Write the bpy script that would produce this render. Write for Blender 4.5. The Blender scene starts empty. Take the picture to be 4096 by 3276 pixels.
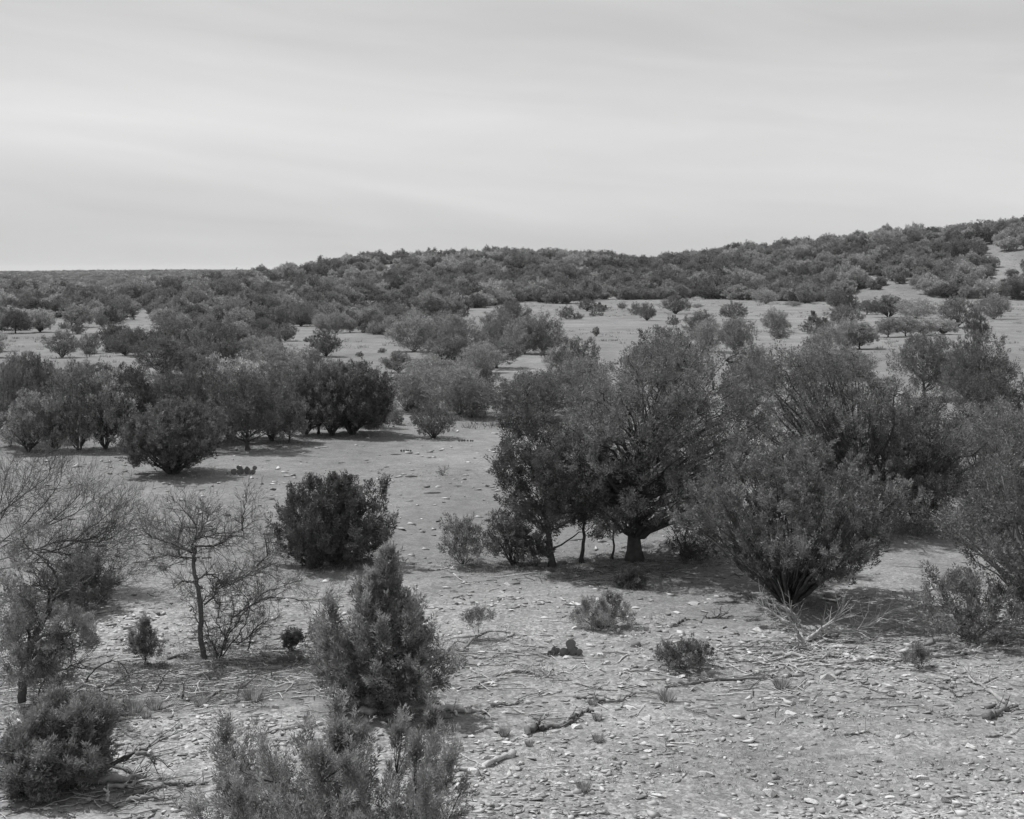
import bpy, bmesh, math, random
import numpy as np
from mathutils import Vector

# ------------------------------------------------------------------ camera, sky, sun, exposure
sc = bpy.context.scene
COL = sc.collection
EYE, FPX, HROW, CX = 6.6, 1422.2, 272.0, 512.0
cam_d = bpy.data.cameras.new('camera'); cam = bpy.data.objects.new('camera', cam_d); COL.objects.link(cam)
cam.location = (0, 0, EYE); cam.rotation_euler = (math.radians(90), 0, 0)
cam_d.lens = 50; cam_d.sensor_width = 36; cam_d.sensor_fit = 'HORIZONTAL'
cam_d.shift_y = -(409.5 - HROW) / 1024.0
cam_d.clip_start = 0.1; cam_d.clip_end = 20000
sc.camera = cam

SUN_FROM = Vector((-0.66, 0.42, 1.25)).normalized()
SUN_EL = math.asin(SUN_FROM.z); SUN_AZ = math.atan2(SUN_FROM.x, SUN_FROM.y)
world = bpy.data.worlds.new('World'); sc.world = world; world.use_nodes = True
nt = world.node_tree; nt.nodes.clear()
def N(tree, typ, **kw):
    n = tree.nodes.new(typ)
    for k, v in kw.items():
        if k in n.inputs: n.inputs[k].default_value = v
        else: setattr(n, k, v)
    return n
wo = N(nt, 'ShaderNodeOutputWorld'); bg = N(nt, 'ShaderNodeBackground', Strength=0.1)
sky = N(nt, 'ShaderNodeTexSky'); sky.sky_type = 'NISHITA'; sky.sun_disc = False
sky.sun_elevation = SUN_EL; sky.sun_rotation = SUN_AZ; sky.dust_density = 2.0
bw = N(nt, 'ShaderNodeRGBToBW'); nt.links.new(sky.outputs[0], bw.inputs[0])
tc = N(nt, 'ShaderNodeTexCoord')
def MA(op, a, b, c=None):
    n = N(nt, 'ShaderNodeMath', operation=op)
    for i, v in enumerate((a, b, c)):
        if v is None: continue
        if isinstance(v, (int, float)): n.inputs[i].default_value = v
        else: nt.links.new(v, n.inputs[i])
    return n.outputs[0]
sx = N(nt, 'ShaderNodeSeparateXYZ'); nt.links.new(tc.outputs['Generated'], sx.inputs[0])
def cloud(slope, xs, zs, sc_, det, dist, rough):
    c = N(nt, 'ShaderNodeCombineXYZ'); z = MA('MULTIPLY', MA('MULTIPLY_ADD', sx.outputs[0], slope, sx.outputs[2]), zs)
    for i, v in enumerate((MA('MULTIPLY', sx.outputs[0], xs), MA('MULTIPLY', sx.outputs[1], xs), z)): nt.links.new(v, c.inputs[i])
    n = N(nt, 'ShaderNodeTexNoise', Scale=sc_, Detail=det, Roughness=rough, Distortion=dist); nt.links.new(c.outputs[0], n.inputs['Vector']); return n
n1 = cloud(.05, 1.2, 9.0, 1.5, 5.0, .4, .45); n2 = cloud(.09, 3.2, 24.0, 1.2, 8.0, .6, .55)
e = MA('MULTIPLY_ADD', sx.outputs[0], .07, sx.outputs[2])              # thin high cloud sheet, a little tilted
e = MA('MULTIPLY_ADD', n1.outputs[0], .05, e)
band = MA('EXPONENT', MA('MULTIPLY', MA('POWER', MA('DIVIDE', MA('SUBTRACT', e, .128), .045), 2.0), -1.0), 0)
v = MA('MULTIPLY_ADD', band, 1.2, 6.2)
v = MA('MULTIPLY_ADD', MA('SUBTRACT', n1.outputs[0], .5), 2.0, v)
v = MA('MULTIPLY_ADD', MA('SUBTRACT', n2.outputs[0], .5), 2.0, v)
class _o: outputs = [v]
mr = _o
mx = N(nt, 'ShaderNodeMix'); mx.data_type = 'FLOAT'; mx.inputs[0].default_value = 0.92
nt.links.new(bw.outputs[0], mx.inputs[2]); nt.links.new(mr.outputs[0], mx.inputs[3])
nt.links.new(mx.outputs[0], bg.inputs['Color']); nt.links.new(bg.outputs[0], wo.inputs[0])

sun_d = bpy.data.lights.new('sun', 'SUN'); sun_d.energy = 5.0; sun_d.angle = math.radians(0.6); sun_d.color = (1, 1, 1)
sun = bpy.data.objects.new('sun', sun_d); COL.objects.link(sun)
sun.rotation_euler = SUN_FROM.to_track_quat('Z', 'Y').to_euler()
vs = sc.view_settings; vs.view_transform = 'Standard'; vs.look = 'None'; vs.exposure = 0.0; vs.gamma = 1.0; vs.use_curve_mapping = False

# ------------------------------------------------------------------ pixel <-> place helpers
CR = dict(D=(0, 0, 1.9), F=(0, 0, 1.0), c1=(0, 850, .6497), c2=(1350, 850, .6497), c3=(2696, 850, .6497), c4=(0, 1800, .5568),
          c5=(1000, 1850, .5568), c6=(1900, 1500, .5568), c7=(2700, 1500, .6478), c8=(0, 2316, .5568),
          b1=(1000, 2400, .5081), b2=(2000, 2400, .5081), b3=(3000, 2400, .5081), z=(2200, 2300, .3248))
def px(c, x, y):
    o = CR[c]; return ((o[0] + x * o[2]) / 4.0, (o[1] + y * o[2]) / 4.0)
def Du(xD): return (xD * 1.9 / 4 - CX) / FPX

def vnoise(x, y, seed=0):
    x = np.asarray(x, float); y = np.asarray(y, float)
    xi = np.floor(x).astype(np.int64); yi = np.floor(y).astype(np.int64)
    fx = x - xi; fy = y - yi; fx = fx * fx * (3 - 2 * fx); fy = fy * fy * (3 - 2 * fy)
    def h(a, b):
        n = (a * 374761393 + b * 668265263 + seed * 974634777) & 0xffffffff
        n = ((n ^ (n >> 13)) * 1274126177) & 0xffffffff
        return ((n ^ (n >> 16)) & 0xffff) / 65535.0
    return (h(xi, yi) * (1 - fx) + h(xi + 1, yi) * fx) * (1 - fy) + (h(xi, yi + 1) * (1 - fx) + h(xi + 1, yi + 1) * fx) * fy
def fbm(x, y, o=3, seed=0):
    s = 0; a = 1; t = 0
    for i in range(o):
        s = s + a * vnoise(x * 2 ** i, y * 2 ** i, seed + i); t += a; a *= .5
    return s / t
def sstep(a, b, x):
    t = np.clip((x - a) / (b - a), 0, 1); return t * t * (3 - 2 * t)

_cx = [-300, 40, 150, 250, 300, 400, 480, 520, 580, 640, 760, 900, 1020, 1150, 1250, 1350, 1450, 1600, 1750, 1850, 2000, 2115, 2400]
_cy = [655, 650, 646, 640, 626, 614, 602, 592, 582, 570, 556, 548, 541, 541, 547, 558, 549, 532, 516, 503, 494, 486, 470]
_cr = [380, 380, 385, 390, 400, 430, 450, 470, 500, 510, 530, 550, 560, 560, 560, 560, 540, 510, 490, 480, 460, 450, 430]
_cs = [330, 330, 330, 320, 310, 310, 320, 320, 330, 330, 340, 350, 350, 350, 350, 350, 350, 340, 320, 310, 300, 295, 290]
_cu = np.array([Du(v) for v in _cx]); _cz = EYE - np.array(_cr) * ((np.array(_cy) + 5) * 1.9 / 4 - HROW) / FPX
def H(X, Y):
    X = np.asarray(X, float); Y = np.asarray(Y, float)
    u = np.clip(X / np.maximum(Y, 5.0), -0.6, 0.6)
    zr = np.interp(u, _cu, _cz); R = np.interp(u, _cu, _cr); S = np.interp(u, _cu, _cs)
    t = np.clip((Y - S) / (R - S), 0, 1)
    hill = zr * (0.55 * t * t * (3 - 2 * t) + 0.45 * (1 - (1 - t) ** 1.6) * sstep(0, .25, t))
    back = sstep(0, 1, (Y - R) / 260.0)
    z = hill * (1 - back) + (-7.5) * back
    z = z + (6.6 + 2.2 * sstep(-.36, -.22, u)) * sstep(780, 1600, Y) - 130 * sstep(1750, 7500, Y)
    z = z + 1.8 * (fbm(X / 150, Y / 400, 2, 19) - .5) * sstep(1000, 1500, Y)
    z = z + 0.5 * (fbm(X / 38, Y / 60, 2, 5) - .5) * sstep(28, 70, Y)
    z = z + 2.2 * (fbm(X / 60, Y / 60, 3, 9) - .5) * sstep(330, 420, Y)
    near = 1 - sstep(90, 160, Y)
    z = z + near * (0.16 * (fbm(X / 3.5, Y / 3.5, 2, 21) - .5) + (0.07 - .045 * sstep(27, 36, Y)) * (fbm(X / .55, Y / .55, 2, 31) - .5))
    return z
_Ys = 9.0 * (3000 / 9.0) ** np.linspace(0, 1, 2600)
def gp(x, y):                                   # ground point seen at a render pixel
    k = (y - HROW) / FPX; u = (x - CX) / FPX
    f = EYE - _Ys * k - H(u * _Ys, _Ys)
    i = np.argmax(f < 0) if (f < 0).any() else len(_Ys) - 1
    i = max(i, 1); a = f[i - 1] / (f[i - 1] - f[i]) if f[i - 1] != f[i] else 0
    Yv = _Ys[i - 1] + a * (_Ys[i] - _Ys[i - 1])
    return np.array([u * Yv, Yv, float(H(u * Yv, Yv))])
def g(c, x, y): return gp(*px(c, x, y))
def at_depth(c, x, y, Yv):
    a, b = px(c, x, y); return np.array([(a - CX) / FPX * Yv, Yv, EYE - (b - HROW) / FPX * Yv])

# ------------------------------------------------------------------ materials
def mat(name, val, rough=.9, var=.25, scale=3.0, trans=0.0, bump=0.0, bscale=30.0, objvar=0.0):
    m = bpy.data.materials.new(name); m.use_nodes = True; t = m.node_tree; t.nodes.clear()
    out = N(t, 'ShaderNodeOutputMaterial'); p = N(t, 'ShaderNodeBsdfPrincipled')
    p.inputs['Roughness'].default_value = rough; p.inputs['Specular IOR Level'].default_value = 0.15
    tc = N(t, 'ShaderNodeTexCoord'); no = N(t, 'ShaderNodeTexNoise', Scale=scale, Detail=4.0, Roughness=.65)
    t.links.new(tc.outputs['Object'], no.inputs['Vector'])
    mr = N(t, 'ShaderNodeMapRange'); mr.inputs['From Min'].default_value = .3; mr.inputs['From Max'].default_value = .7
    mr.inputs['To Min'].default_value = val * (1 - var); mr.inputs['To Max'].default_value = val * (1 + var)
    t.links.new(no.outputs[0], mr.inputs[0]); c = mr.outputs[0]
    if trans:
        n3 = N(t, 'ShaderNodeTexNoise', Scale=5.5, Detail=3.0); t.links.new(tc.outputs['Object'], n3.inputs['Vector'])  # clump-sized mottling in the leaf colour, painted to imitate lit and shaded clusters
        m3 = N(t, 'ShaderNodeMapRange'); m3.inputs['From Min'].default_value = .32; m3.inputs['From Max'].default_value = .68; m3.inputs['To Min'].default_value = .5; m3.inputs['To Max'].default_value = 1.75
        t.links.new(n3.outputs[0], m3.inputs[0]); u3 = N(t, 'ShaderNodeMath', operation='MULTIPLY'); t.links.new(c, u3.inputs[0]); t.links.new(m3.outputs[0], u3.inputs[1]); c = u3.outputs[0]
    if objvar:
        oi = N(t, 'ShaderNodeObjectInfo'); m2 = N(t, 'ShaderNodeMapRange'); m2.inputs['To Min'].default_value = 1 - objvar; m2.inputs['To Max'].default_value = 1 + objvar
        t.links.new(oi.outputs['Random'], m2.inputs[0]); mu = N(t, 'ShaderNodeMath', operation='MULTIPLY')
        t.links.new(c, mu.inputs[0]); t.links.new(m2.outputs[0], mu.inputs[1]); c = mu.outputs[0]
    t.links.new(c, p.inputs['Base Color'])
    if bump:
        nb = N(t, 'ShaderNodeTexNoise', Scale=bscale, Detail=3.0); t.links.new(tc.outputs['Object'], nb.inputs['Vector'])
        b = N(t, 'ShaderNodeBump', Strength=bump, Distance=.02); t.links.new(nb.outputs[0], b.inputs['Height']); t.links.new(b.outputs[0], p.inputs['Normal'])
    if trans:
        tr = N(t, 'ShaderNodeBsdfTranslucent'); t.links.new(c, tr.inputs[0]); ms = N(t, 'ShaderNodeMixShader'); ms.inputs[0].default_value = trans
        t.links.new(p.outputs[0], ms.inputs[1]); t.links.new(tr.outputs[0], ms.inputs[2]); t.links.new(ms.outputs[0], out.inputs[0])
    else: t.links.new(p.outputs[0], out.inputs[0])
    return m
M = dict(
    juniper=mat('juniper_foliage', .148, .8, .28, 2.2, .22, objvar=.34),
    sprig=mat('young_juniper_foliage', .21, .8, .25, 3, .3, objvar=.1),
    oak=mat('oak_foliage', .30, .35, .4, 1.6, .3, objvar=.2),
    grey=mat('grey_brush_foliage', .235, .85, .25, 1.2, .25, objvar=.3),
    bark=mat('juniper_bark', .085, .95, .35, 9, bump=.6, bscale=40),
    twig=mat('bare_twig', .115, .95, .3, 5, objvar=.15),
    palebark=mat('pale_twig', .2, .95, .25, 5),
    dead=mat('bleached_deadwood', .35, .9, .35, 6, bump=.5, bscale=30, objvar=.25),
    darkdead=mat('dark_deadwood', .14, .9, .35, 6, bump=.5, bscale=30, objvar=.3),
    stone=mat('limestone', .47, .95, .3, 5, bump=.6, bscale=14, objvar=.28),
    darkstone=mat('lichened_stone', .15, .95, .35, 7, bump=.6, bscale=14),
    cactus=mat('cactus_skin', .16, .6, .2, 9, bump=.3, bscale=60),
    grass=mat('dry_grass', .30, .9, .3, 2, .3),
)
# pebbles: colour differs from piece to piece by position
def pebble_mat():
    m = bpy.data.materials.new('limestone_chips'); m.use_nodes = True; t = m.node_tree; p = t.nodes['Principled BSDF']
    p.inputs['Roughness'].default_value = .95; p.inputs['Specular IOR Level'].default_value = .1
    ge = N(t, 'ShaderNodeNewGeometry'); mr = N(t, 'ShaderNodeMapRange'); mr.inputs['To Min'].default_value = .16; mr.inputs['To Max'].default_value = .50
    t.links.new(ge.outputs['Random Per Island'], mr.inputs[0]); t.links.new(mr.outputs[0], p.inputs['Base Color']); return m
M['pebble'] = pebble_mat()
def ground_mat():
    m = bpy.data.materials.new('stony_soil'); m.use_nodes = True; t = m.node_tree; p = t.nodes['Principled BSDF']
    p.inputs['Roughness'].default_value = 1.0; p.inputs['Specular IOR Level'].default_value = .05
    tc = N(t, 'ShaderNodeTexCoord'); O = tc.outputs['Object']
    def noise(scale, det=4, rough=.6, stretch=None):
        n = N(t, 'ShaderNodeTexNoise', Scale=scale, Detail=float(det), Roughness=rough)
        if stretch:
            mp = N(t, 'ShaderNodeMapping'); mp.inputs['Scale'].default_value = stretch; t.links.new(O, mp.inputs[0]); t.links.new(mp.outputs[0], n.inputs['Vector'])
        else: t.links.new(O, n.inputs['Vector'])
        return n.outputs[0]
    def rng(src, a, b, c, d):
        r = N(t, 'ShaderNodeMapRange'); t.links.new(src, r.inputs[0])
        for k, v in zip(('From Min', 'From Max', 'To Min', 'To Max'), (a, b, c, d)): r.inputs[k].default_value = v
        return r.outputs[0]
    def math_(op, a, b):
        n = N(t, 'ShaderNodeMath', operation=op)
        for i, v in enumerate((a, b)):
            if isinstance(v, (int, float)): n.inputs[i].default_value = v
            else: t.links.new(v, n.inputs[i])
        return n.outputs[0]
    big = rng(noise(.22, 5, .6, (1, .6, 1)), .32, .68, .82, 1.16)
    mid = rng(noise(1.7, 5, .7), .3, .7, .80, 1.2)
    fine = rng(noise(16, 3, .8), .3, .7, .72, 1.28)
    vo = N(t, 'ShaderNodeTexVoronoi', Scale=13.0, Randomness=1.0); t.links.new(O, vo.inputs['Vector'])
    sep = N(t, 'ShaderNodeRGBToBW'); t.links.new(vo.outputs['Color'], sep.inputs[0])
    vo2 = N(t, 'ShaderNodeTexVoronoi', Scale=31.0, Randomness=1.0); t.links.new(O, vo2.inputs['Vector'])
    sep2 = N(t, 'ShaderNodeRGBToBW'); t.links.new(vo2.outputs['Color'], sep2.inputs[0])
    chips = math_('MULTIPLY', rng(sep.outputs[0], .35, .8, .8, 1.35), rng(sep2.outputs[0], .3, .8, .8, 1.25))
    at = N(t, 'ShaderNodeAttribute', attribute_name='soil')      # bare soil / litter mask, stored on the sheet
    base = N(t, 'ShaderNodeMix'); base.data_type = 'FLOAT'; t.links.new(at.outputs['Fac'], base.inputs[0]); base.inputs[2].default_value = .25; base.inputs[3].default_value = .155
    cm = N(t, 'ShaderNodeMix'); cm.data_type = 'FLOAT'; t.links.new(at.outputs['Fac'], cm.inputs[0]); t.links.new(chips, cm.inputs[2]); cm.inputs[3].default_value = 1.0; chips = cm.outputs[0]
    far = rng(noise(.035, 6, .65, (1, .45, 1)), .35, .65, .86, 1.12)
    c = math_('MULTIPLY', math_('MULTIPLY', base.outputs[0], big), far)
    for s in (mid, fine, chips): c = math_('MULTIPLY', c, s)
    t.links.new(c, p.inputs['Base Color'])
    h = math_('ADD', math_('MULTIPLY', noise(7, 4, .7), .6), math_('MULTIPLY', sep.outputs[0], .5))
    b = N(t, 'ShaderNodeBump', Strength=.8, Distance=.05); t.links.new(h, b.inputs['Height']); t.links.new(b.outputs[0], p.inputs['Normal'])
    t.links.new(rng(at.outputs['Fac'], .2, .8, .8, .3), b.inputs['Strength'])
    return m
M['ground'] = ground_mat()

# ------------------------------------------------------------------ mesh helpers
def build(name, V, T=None, Q=None, m=None, smooth=False):
    me = bpy.data.meshes.new(name); V = np.asarray(V, np.float32)
    T = np.zeros((0, 3), np.int32) if T is None else np.asarray(T, np.int32).reshape(-1, 3)
    Q = np.zeros((0, 4), np.int32) if Q is None else np.asarray(Q, np.int32).reshape(-1, 4)
    me.vertices.add(len(V)); me.vertices.foreach_set('co', V.ravel())
    lv = np.concatenate([T.ravel(), Q.ravel()]); tot = np.concatenate([np.full(len(T), 3), np.full(len(Q), 4)]).astype(np.int32)
    st = np.concatenate([[0], np.cumsum(tot)[:-1]]).astype(np.int32) if len(tot) else tot
    me.loops.add(len(lv)); me.loops.foreach_set('vertex_index', lv.astype(np.int32))
    me.polygons.add(len(tot)); me.polygons.foreach_set('loop_start', st); me.polygons.foreach_set('loop_total', tot)
    if smooth: me.polygons.foreach_set('use_smooth', np.ones(len(tot), bool))
    me.update(calc_edges=True)
    if m is not None: me.materials.append(m)
    return me
class Tubes:
    def __init__(s): s.V = []; s.Q = []; s.T = []; s.n = 0
    def add(s, P, R, sides=5):
        P = np.asarray(P, float); n = len(P)
        if n < 2: return
        R = np.broadcast_to(np.asarray(R, float), (n,))
        T = np.gradient(P, axis=0); T /= np.linalg.norm(T, axis=1)[:, None] + 1e-9
        a = np.where(np.abs(T[:, 2:3]) > .9, np.array([[1., 0, 0]]), np.array([[0, 0, 1.]]))
        U = np.cross(T, a); U /= np.linalg.norm(U, axis=1)[:, None] + 1e-9; W = np.cross(T, U)
        th = np.arange(sides) * 2 * math.pi / sides
        ring = P[:, None] + R[:, None, None] * (np.cos(th)[None, :, None] * U[:, None] + np.sin(th)[None, :, None] * W[:, None])
        s.V.append(ring.reshape(-1, 3)); i = np.arange(n - 1)[:, None] * sides; j = np.arange(sides)[None]; j2 = (j + 1) % sides
        q = np.stack([i + j, i + j2, i + sides + j2, i + sides + j], -1).reshape(-1, 4) + s.n
        s.Q.append(q)
        if sides == 4: s.Q.append(np.array([[0, 3, 2, 1], [(n - 1) * 4, (n - 1) * 4 + 1, (n - 1) * 4 + 2, (n - 1) * 4 + 3]]) + s.n)
        elif sides > 4:
            e = (n - 1) * sides
            s.T.append(np.array([[e, e + k, e + k + 1] for k in range(1, sides - 1)] + [[0, k + 1, k] for k in range(1, sides - 1)]) + s.n)
        s.n += n * sides
    def mesh(s, name, m, off=(0, 0, 0)):
        if not s.V: return build(name, np.zeros((0, 3)), m=m)
        return build(name, np.concatenate(s.V) - np.asarray(off), np.concatenate(s.T) if s.T else None, np.concatenate(s.Q), m, True)
def smooth_path(P, k=4, jit=0.0, rng=None):
    P = np.asarray(P, float); n = len(P); t = np.linspace(0, n - 1, (n - 1) * k + 1); out = []
    Pp = np.vstack([2 * P[0] - P[1], P, 2 * P[-1] - P[-2]])
    for x in t:
        i = min(int(x), n - 2); f = x - i; a, b, c, d = Pp[i], Pp[i + 1], Pp[i + 2], Pp[i + 3]
        out.append(.5 * ((2 * b) + (-a + c) * f + (2 * a - 5 * b + 4 * c - d) * f * f + (-a + 3 * b - 3 * c + d) * f ** 3))
    out = np.array(out)
    if jit and rng is not None: out[1:-1] += rng.normal(0, jit, out[1:-1].shape)
    return out
def obj(name, me, parent=None, loc=(0, 0, 0), label=None, cat=None, group=None, kind=None):
    o = bpy.data.objects.new(name, me); COL.objects.link(o); o.location = loc
    if parent is not None: o.parent = parent
    if label: o['label'] = label
    if cat: o['category'] = cat
    if group: o['group'] = group
    if kind: o['kind'] = kind
    return o

# ------------------------------------------------------------------ foliage
def unit(v): return v / (np.linalg.norm(v, axis=-1, keepdims=True) + 1e-9)
def tufts(C, A, L, R, per, bl, bwid, rng):
    """small leaf blades round each tuft axis: C centres, A axes, L lengths, R radii"""
    n = len(C); i = np.repeat(np.arange(n), per); m = len(i)
    s = rng.random(m); rd = unit(rng.normal(size=(m, 3))); rd = unit(rd - (rd * A[i]).sum(1)[:, None] * A[i])
    rr = R[i] * np.sqrt(rng.random(m)) * (1 - .55 * s)
    B = C[i] + A[i] * (s * L[i])[:, None] + rd * rr[:, None]
    d = unit(A[i] * 1.0 + rd * .72 + rng.normal(0, .33, (m, 3)))
    w = unit(np.cross(d, rng.normal(size=(m, 3))))
    ll = bl * (.6 + .8 * rng.random(m)); ww = bwid * (.6 + .8 * rng.random(m))
    V = np.empty((m, 3, 3)); V[:, 0] = B - w * ww[:, None] / 2; V[:, 1] = B + w * ww[:, None] / 2; V[:, 2] = B + d * ll[:, None]
    return V.reshape(-1, 3)
PROF = {
    'dome': lambda t: np.sqrt(np.clip(1 - (2 * np.clip(t, 0, 1) ** .85 - .82) ** 2 / 1.45, 0.02, 1)) ,
    'vase': lambda t: np.clip(.62 + 1.3 * t, 0, 1) * np.sqrt(np.clip(1 - np.clip((t - .3) / .72, 0, 1) ** 2.2, 0.01, 1)),
    'cone': lambda t: np.clip((1 - t) ** 1.15 * 1.42, 0.05, 1) * np.clip(.62 + t * 1.6, 0, 1),
    'bush': lambda t: np.sqrt(np.clip(1 - t ** 2.3, 0.02, 1)) * np.clip(.75 + t * 1.2, 0, 1),
    'flat': lambda t: np.clip(.5 + 1.2 * t, 0, 1) * np.sqrt(np.clip(1 - t ** 3, 0.02, 1)),
}
def tree_mesh(h, w, style, nt_, per, bl, bwid, seed, cb=.12, tuft=.3, trad=.11, trunk=.14, stems=6, leafm='juniper', up=.8, gap=0,
              twigs=160, lean=0.0, depth=None, spikes=0, bark='bark', outer=.42, lob=.22, plumes=60, pl=1.0, pr=1.0, root=.3, sm=1.0):
    """returns (trunk mesh, crown mesh), base at the origin. Foliage hangs on limbs: each limb ends in a plume of tufts."""
    rng = np.random.default_rng(seed); pf = PROF[style]; z0 = cb * h; ch = h - z0
    if style == 'cone': root = .05
    if style in ('bush', 'vase', 'flat'): root = .02
    # well spread plume centres inside the envelope
    K = plumes * 14; t = rng.random(K * 3); t = t[rng.random(K * 3) < (pf(t) + .12)][:K]; K = len(t); ph = rng.random(K) * 2 * math.pi
    lobe = 1 + lob * (2 * fbm(ph * 1.3 + 7, t * 3.2, 2, seed % 97) - 1) * 1.3
    size = (w * w * ch / plumes) ** (1 / 3.) * .62 * sm                 # plume reach
    rr = np.maximum(w / 2 * pf(t) * lobe - size * .45, .02 * w) * rng.random(K) ** outer
    PC = np.stack([np.cos(ph) * rr, np.sin(ph) * rr * (depth or 1.0), z0 + size * .35 + t * (ch - size * .8)], 1)
    got = [0]; dm = np.linalg.norm(PC - PC[0], axis=1)
    while len(got) < plumes:
        cnd = rng.integers(0, K, 26); j = cnd[np.argmax(dm[cnd])]; got.append(j); dm = np.minimum(dm, np.linalg.norm(PC - PC[j], axis=1))
    PC = PC[got]; tt = t[got]; ROOT = np.array([0, 0, root * h])
    PD = unit(unit(PC - ROOT) * .75 + np.array([0, 0, 1.0]) * up * .7 + rng.normal(0, .12, PC.shape))
    ps = size * (.7 + .55 * rng.random(plumes)); wgt = ps ** 2; pi_ = rng.choice(plumes, nt_, p=wgt / wgt.sum())
    d3 = rng.normal(size=(nt_, 3)); d3 = unit(d3) * (rng.random((nt_, 1)) ** .42)
    al = (d3 * PD[pi_]).sum(1)[:, None] * PD[pi_]; pe = d3 - al
    tap = 1 - .45 * (al * PD[pi_]).sum(1)[:, None]
    C = PC[pi_] + (al * .9 * pl + pe * .54 * pr * tap) * ps[pi_][:, None]
    A = unit(PD[pi_] * .7 + unit(pe) * .55 + np.array([0, 0, .35]) * up + rng.normal(0, .22, C.shape))
    if spikes:                                     # feathery pointed leaders breaking the outline
        top = np.argsort(-(tt + .35 * rng.random(plumes)))[:max(spikes * 2, 4)]; SC = []
        for i in [int(np.argmax(PC[:, 2]))] + list(rng.choice(top, min(spikes, len(top)), replace=False)):
            a = unit(PD[i] * .6 + np.array([0, 0, 1.0])); n = 8 if i == int(np.argmax(PC[:, 2])) else 5
            for j in range(n * 3): SC.append((PC[i] + a * (ps[i] * .6 * pl + (j // 3) * tuft * .36) + rng.normal(0, trad * .5 * max(.15, 1 - j / (n * 3)), 3), unit(a + rng.normal(0, .3, 3))))
        C = np.vstack([C, [q[0] for q in SC]]); A = np.vstack([A, [q[1] for q in SC]])
    over = C[:, 2] > h * 1.12; C[over, 2] = h * 1.1 - rng.random(over.sum()) * .1 * h
    C[:, 0] += lean * C[:, 2] ** 2 / h; PC = PC.copy(); PC[:, 0] += lean * PC[:, 2] ** 2 / h
    n_ = len(C); L = tuft * (.6 + .8 * rng.random(n_)); R = trad * (.6 + .8 * rng.random(n_))
    V = tufts(C, A, L, R, per, bl, bwid, rng); V[:, 2] = np.maximum(V[:, 2], .01)
    crown = build('crown', V, np.arange(len(V)).reshape(-1, 3), None, M[leafm])
    # trunk, limbs to the plumes, twigs to the tufts
    tb = Tubes(); r0 = trunk; starts = []
    if stems == 1 or style == 'cone':
        top = h * (.9 if style == 'cone' else .62); n = 12; P = np.stack([lean * np.linspace(0, top, n) ** 2 / h + np.cumsum(rng.normal(0, h * .008, n)), np.cumsum(rng.normal(0, h * .008, n)), np.linspace(-.05, top, n)], 1)
        rad = r0 * np.linspace(1, .22, n); rad[0] *= 1.55; rad[1] *= 1.12; tb.add(P, rad, 8)
        spine = P
    else: spine = None
    nodes = []; ang = np.linspace(0, 6.28, stems, endpoint=False)
    for i in range(plumes):
        c = PC[i]; lp = np.linalg.norm(c - ROOT)
        if spine is not None:
            k_ = int(np.clip((c[2] - lp * .38) / spine[-1, 2] * 11, 2 if style != 'cone' else 1, 11)); p0 = spine[k_]; rb = r0 * (1 - .06 * k_) * .38
        else:
            a = ang[np.argmin(np.abs(((math.atan2(c[1], c[0]) - ang + math.pi) % (2 * math.pi)) - math.pi))] if stems < 8 else math.atan2(c[1], c[0])
            p0 = np.array([math.cos(a) * r0 * .3, math.sin(a) * r0 * .3, -.04]); rb = r0 * (.30 if stems >= 8 else .40)
            if stems >= 8 and i % 3: rb *= .45; p0 = p0 + (c - p0) * rng.uniform(.12, .35) * np.array([.8, .8, 1])
            if stems < 8: p0 = p0 + unit(np.array([math.cos(a) * .5, math.sin(a) * .5, 1.0])) * root * h * .6 * rng.random(); tb.add([[math.cos(a) * r0 * .5, math.sin(a) * r0 * .5, -.05], p0], [rb * 1.2, rb], 6)
        n = 9; q = np.linspace(0, 1, n)[:, None]; mid = p0 + (c - p0) * .5 + (np.array([0, 0, .07 * lp]) if style != 'vase' else np.array([0, 0, .02 * lp])) * rng.normal(1, .8)
        P = (1 - q) ** 2 * p0 + 2 * q * (1 - q) * mid + q ** 2 * (c + PD[i] * ps[i] * .4); P[1:] += rng.normal(0, h * .008, (n - 1, 3))
        tb.add(P, np.minimum(rb, .012 + .022 * lp) * np.linspace(1, .22, n), 4 if plumes < 100 else 5); nodes += [P[j] for j in range(4, n)]
    ND = np.array(nodes)
    for i in rng.integers(0, len(C), twigs):
        c = C[i] + A[i] * L[i] * .5; d = np.linalg.norm(ND - c, axis=1) + np.maximum(0, ND[:, 2] - c[2] + .03 * h) * 1.2
        p0 = ND[np.argmin(d)]; q = np.linspace(0, 1, 5)[:, None]; md = p0 + (c - p0) * .55
        P = (1 - q) ** 2 * p0 + 2 * q * (1 - q) * md + q ** 2 * c; P[1:4] += rng.normal(0, h * .005, (3, 3))
        tb.add(P, min(r0 * .16, .004 * h + .008 * np.linalg.norm(c - p0)) * np.linspace(1, .3, 5), 3)
    return tb.mesh('trunk', M[bark]), crown
def thing_tree(name, loc, meshes, label, cat='tree', group=None, rz=0.0, scale=(1, 1, 1)):
    e = obj(name, None, None, loc, label, cat, group); e.rotation_euler = (0, 0, rz); e.scale = scale; e.empty_display_size = .3
    obj('trunk', meshes[0], e); obj('crown', meshes[1], e)
    return e

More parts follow.
